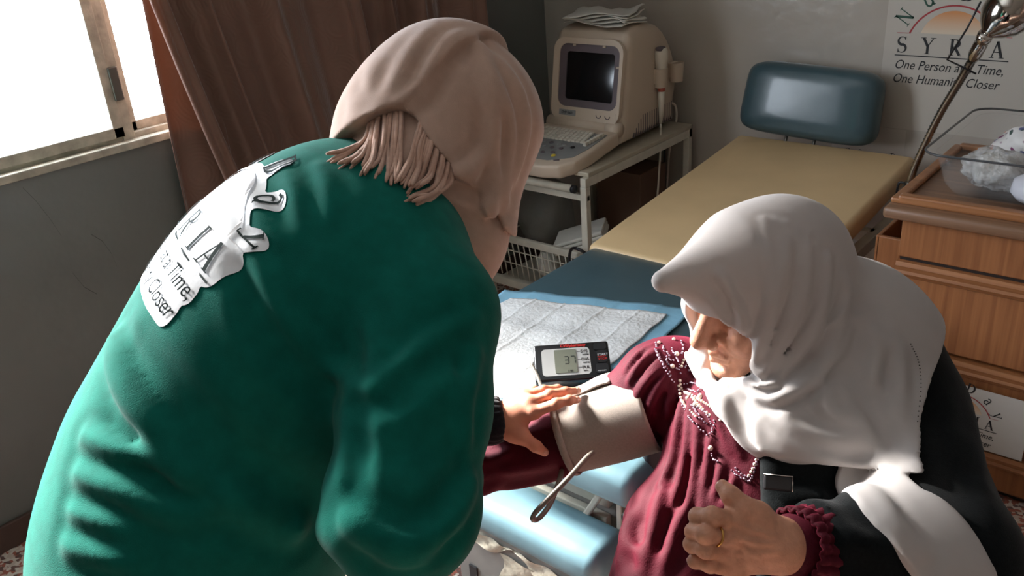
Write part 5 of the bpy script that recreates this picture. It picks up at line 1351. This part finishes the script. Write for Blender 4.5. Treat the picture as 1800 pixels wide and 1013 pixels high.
obj('pearl_beads', bm, m_prl, elder, True, 'stuff')
# ================================================================== chair under her
m_ch = mat('chair_vinyl', (34, 34, 38), .5)
chair = empty('chair', (tc_[0], tc_[1], 0), 'dark padded chair carrying the seated person, almost hidden by the coat', 'chair')
def CH(l, f, z): return A_(tc_[0], tc_[1], 0)+Le*l+Fe*f+UPV*z
CM = frame_mtx(Vector((tc_[0], tc_[1], 0)), V(Le), V(Fe), Vector((0, 0, 1)))
B('seat', (-.22, -.2, .37), (.22, .24, .42), m_ch, chair, .02, CM, smooth=True); B('backrest', (-.2, -.33, .50), (.2, -.295, .82), m_ch, chair, .015, CM, smooth=True)
for l in (-.19, .19):
    for f_ in (-.19, .2): T('leg', [CH(l, f_, 0), CH(l, f_, .38)], .013, m_steel, chair)
    T('back_post', [CH(l*.8, -.21, .38), CH(l*.8, -.31, .55), CH(l*.8, -.315, .7)], .012, m_steel, chair)
# ================================================================== blood pressure cuff
m_cf = mat('grey_nylon', (150, 138, 128), .8, var=.08, vscale=300, bump=.35, bscale=900, bdist=.0008, sheen=.2)
m_hose = mat('grey_hose', (120, 112, 102), .4)
bc = empty('blood_pressure_cuff', V(pd(1060, 745, 1.5)), 'grey nylon blood pressure cuff wrapped around the extended upper arm, hose looping down', 'blood pressure cuff')
q0, q1 = pd(1140, 722, 1.53), pd(990, 770, 1.56)
axc = unit(q1-q0); xx_ = unit(np.cross(axc, UPV)); yy_ = np.cross(axc, xx_)
if yy_[2] < 0: yy_ = -yy_
def cuf_pt(u, v, off=0):
    aa = 2*math.pi*u; r = .072-.008*v+off+.0012*math.sin(aa*3+v*4)
    if v > .93: r += .002*math.sin((v-.93)/.07*math.pi)
    return q0+(q1-q0)*v+(xx_*math.cos(aa)+yy_*math.sin(aa)*.96)*r
bm = bmesh.new(); sheet(bm, cuf_pt, 72, 26); bmesh.ops.remove_doubles(bm, verts=bm.verts, dist=1e-5); bmesh.ops.recalc_face_normals(bm, faces=bm.faces); thick(obj('sleeve_band', bm, m_cf, bc, True), .006)
fu = []
for u in np.linspace(0, 1, 73):
    p = cuf_pt(u, .5); w = (p-CAMP) @ _fw; fu.append((((p-CAMP) @ _dn)/w, u))
utop = min(fu)[1]
bm = bmesh.new(); sheet(bm, lambda a, b: cuf_pt(utop-.02+.10*a, .28+.72*b, .007+.010*(1-a)**2+.002*math.sin(9*b)), 10, 20); thick(obj('fastening_flap', bm, m_cf, bc, True), .003)
bm = bmesh.new()
sheet(bm, lambda u, v: cuf_pt(u, .925+.065*v, .0045), 72, 3); bmesh.ops.remove_doubles(bm, verts=bm.verts, dist=1e-5); thick(obj('edge_binding', bm, m_cf, bc, True), .003)
T('hose', spline([pd(1042, 796, 1.46), pd(1030, 806, 1.44), pd(1000, 840, 1.42), pd(965, 876, 1.41), pd(940, 903, 1.41), pd(937, 914, 1.415), pd(948, 911, 1.43), pd(966, 888, 1.45), pd(978, 860, 1.48), pd(988, 825, 1.53), pd(990, 790, 1.62), pd(972, 735, 1.80), pd(955, 690, 1.95), pd(945, 662, 2.02), MP(-.04, .55, -.012)], 8), .0043, m_hose, bc, 10)
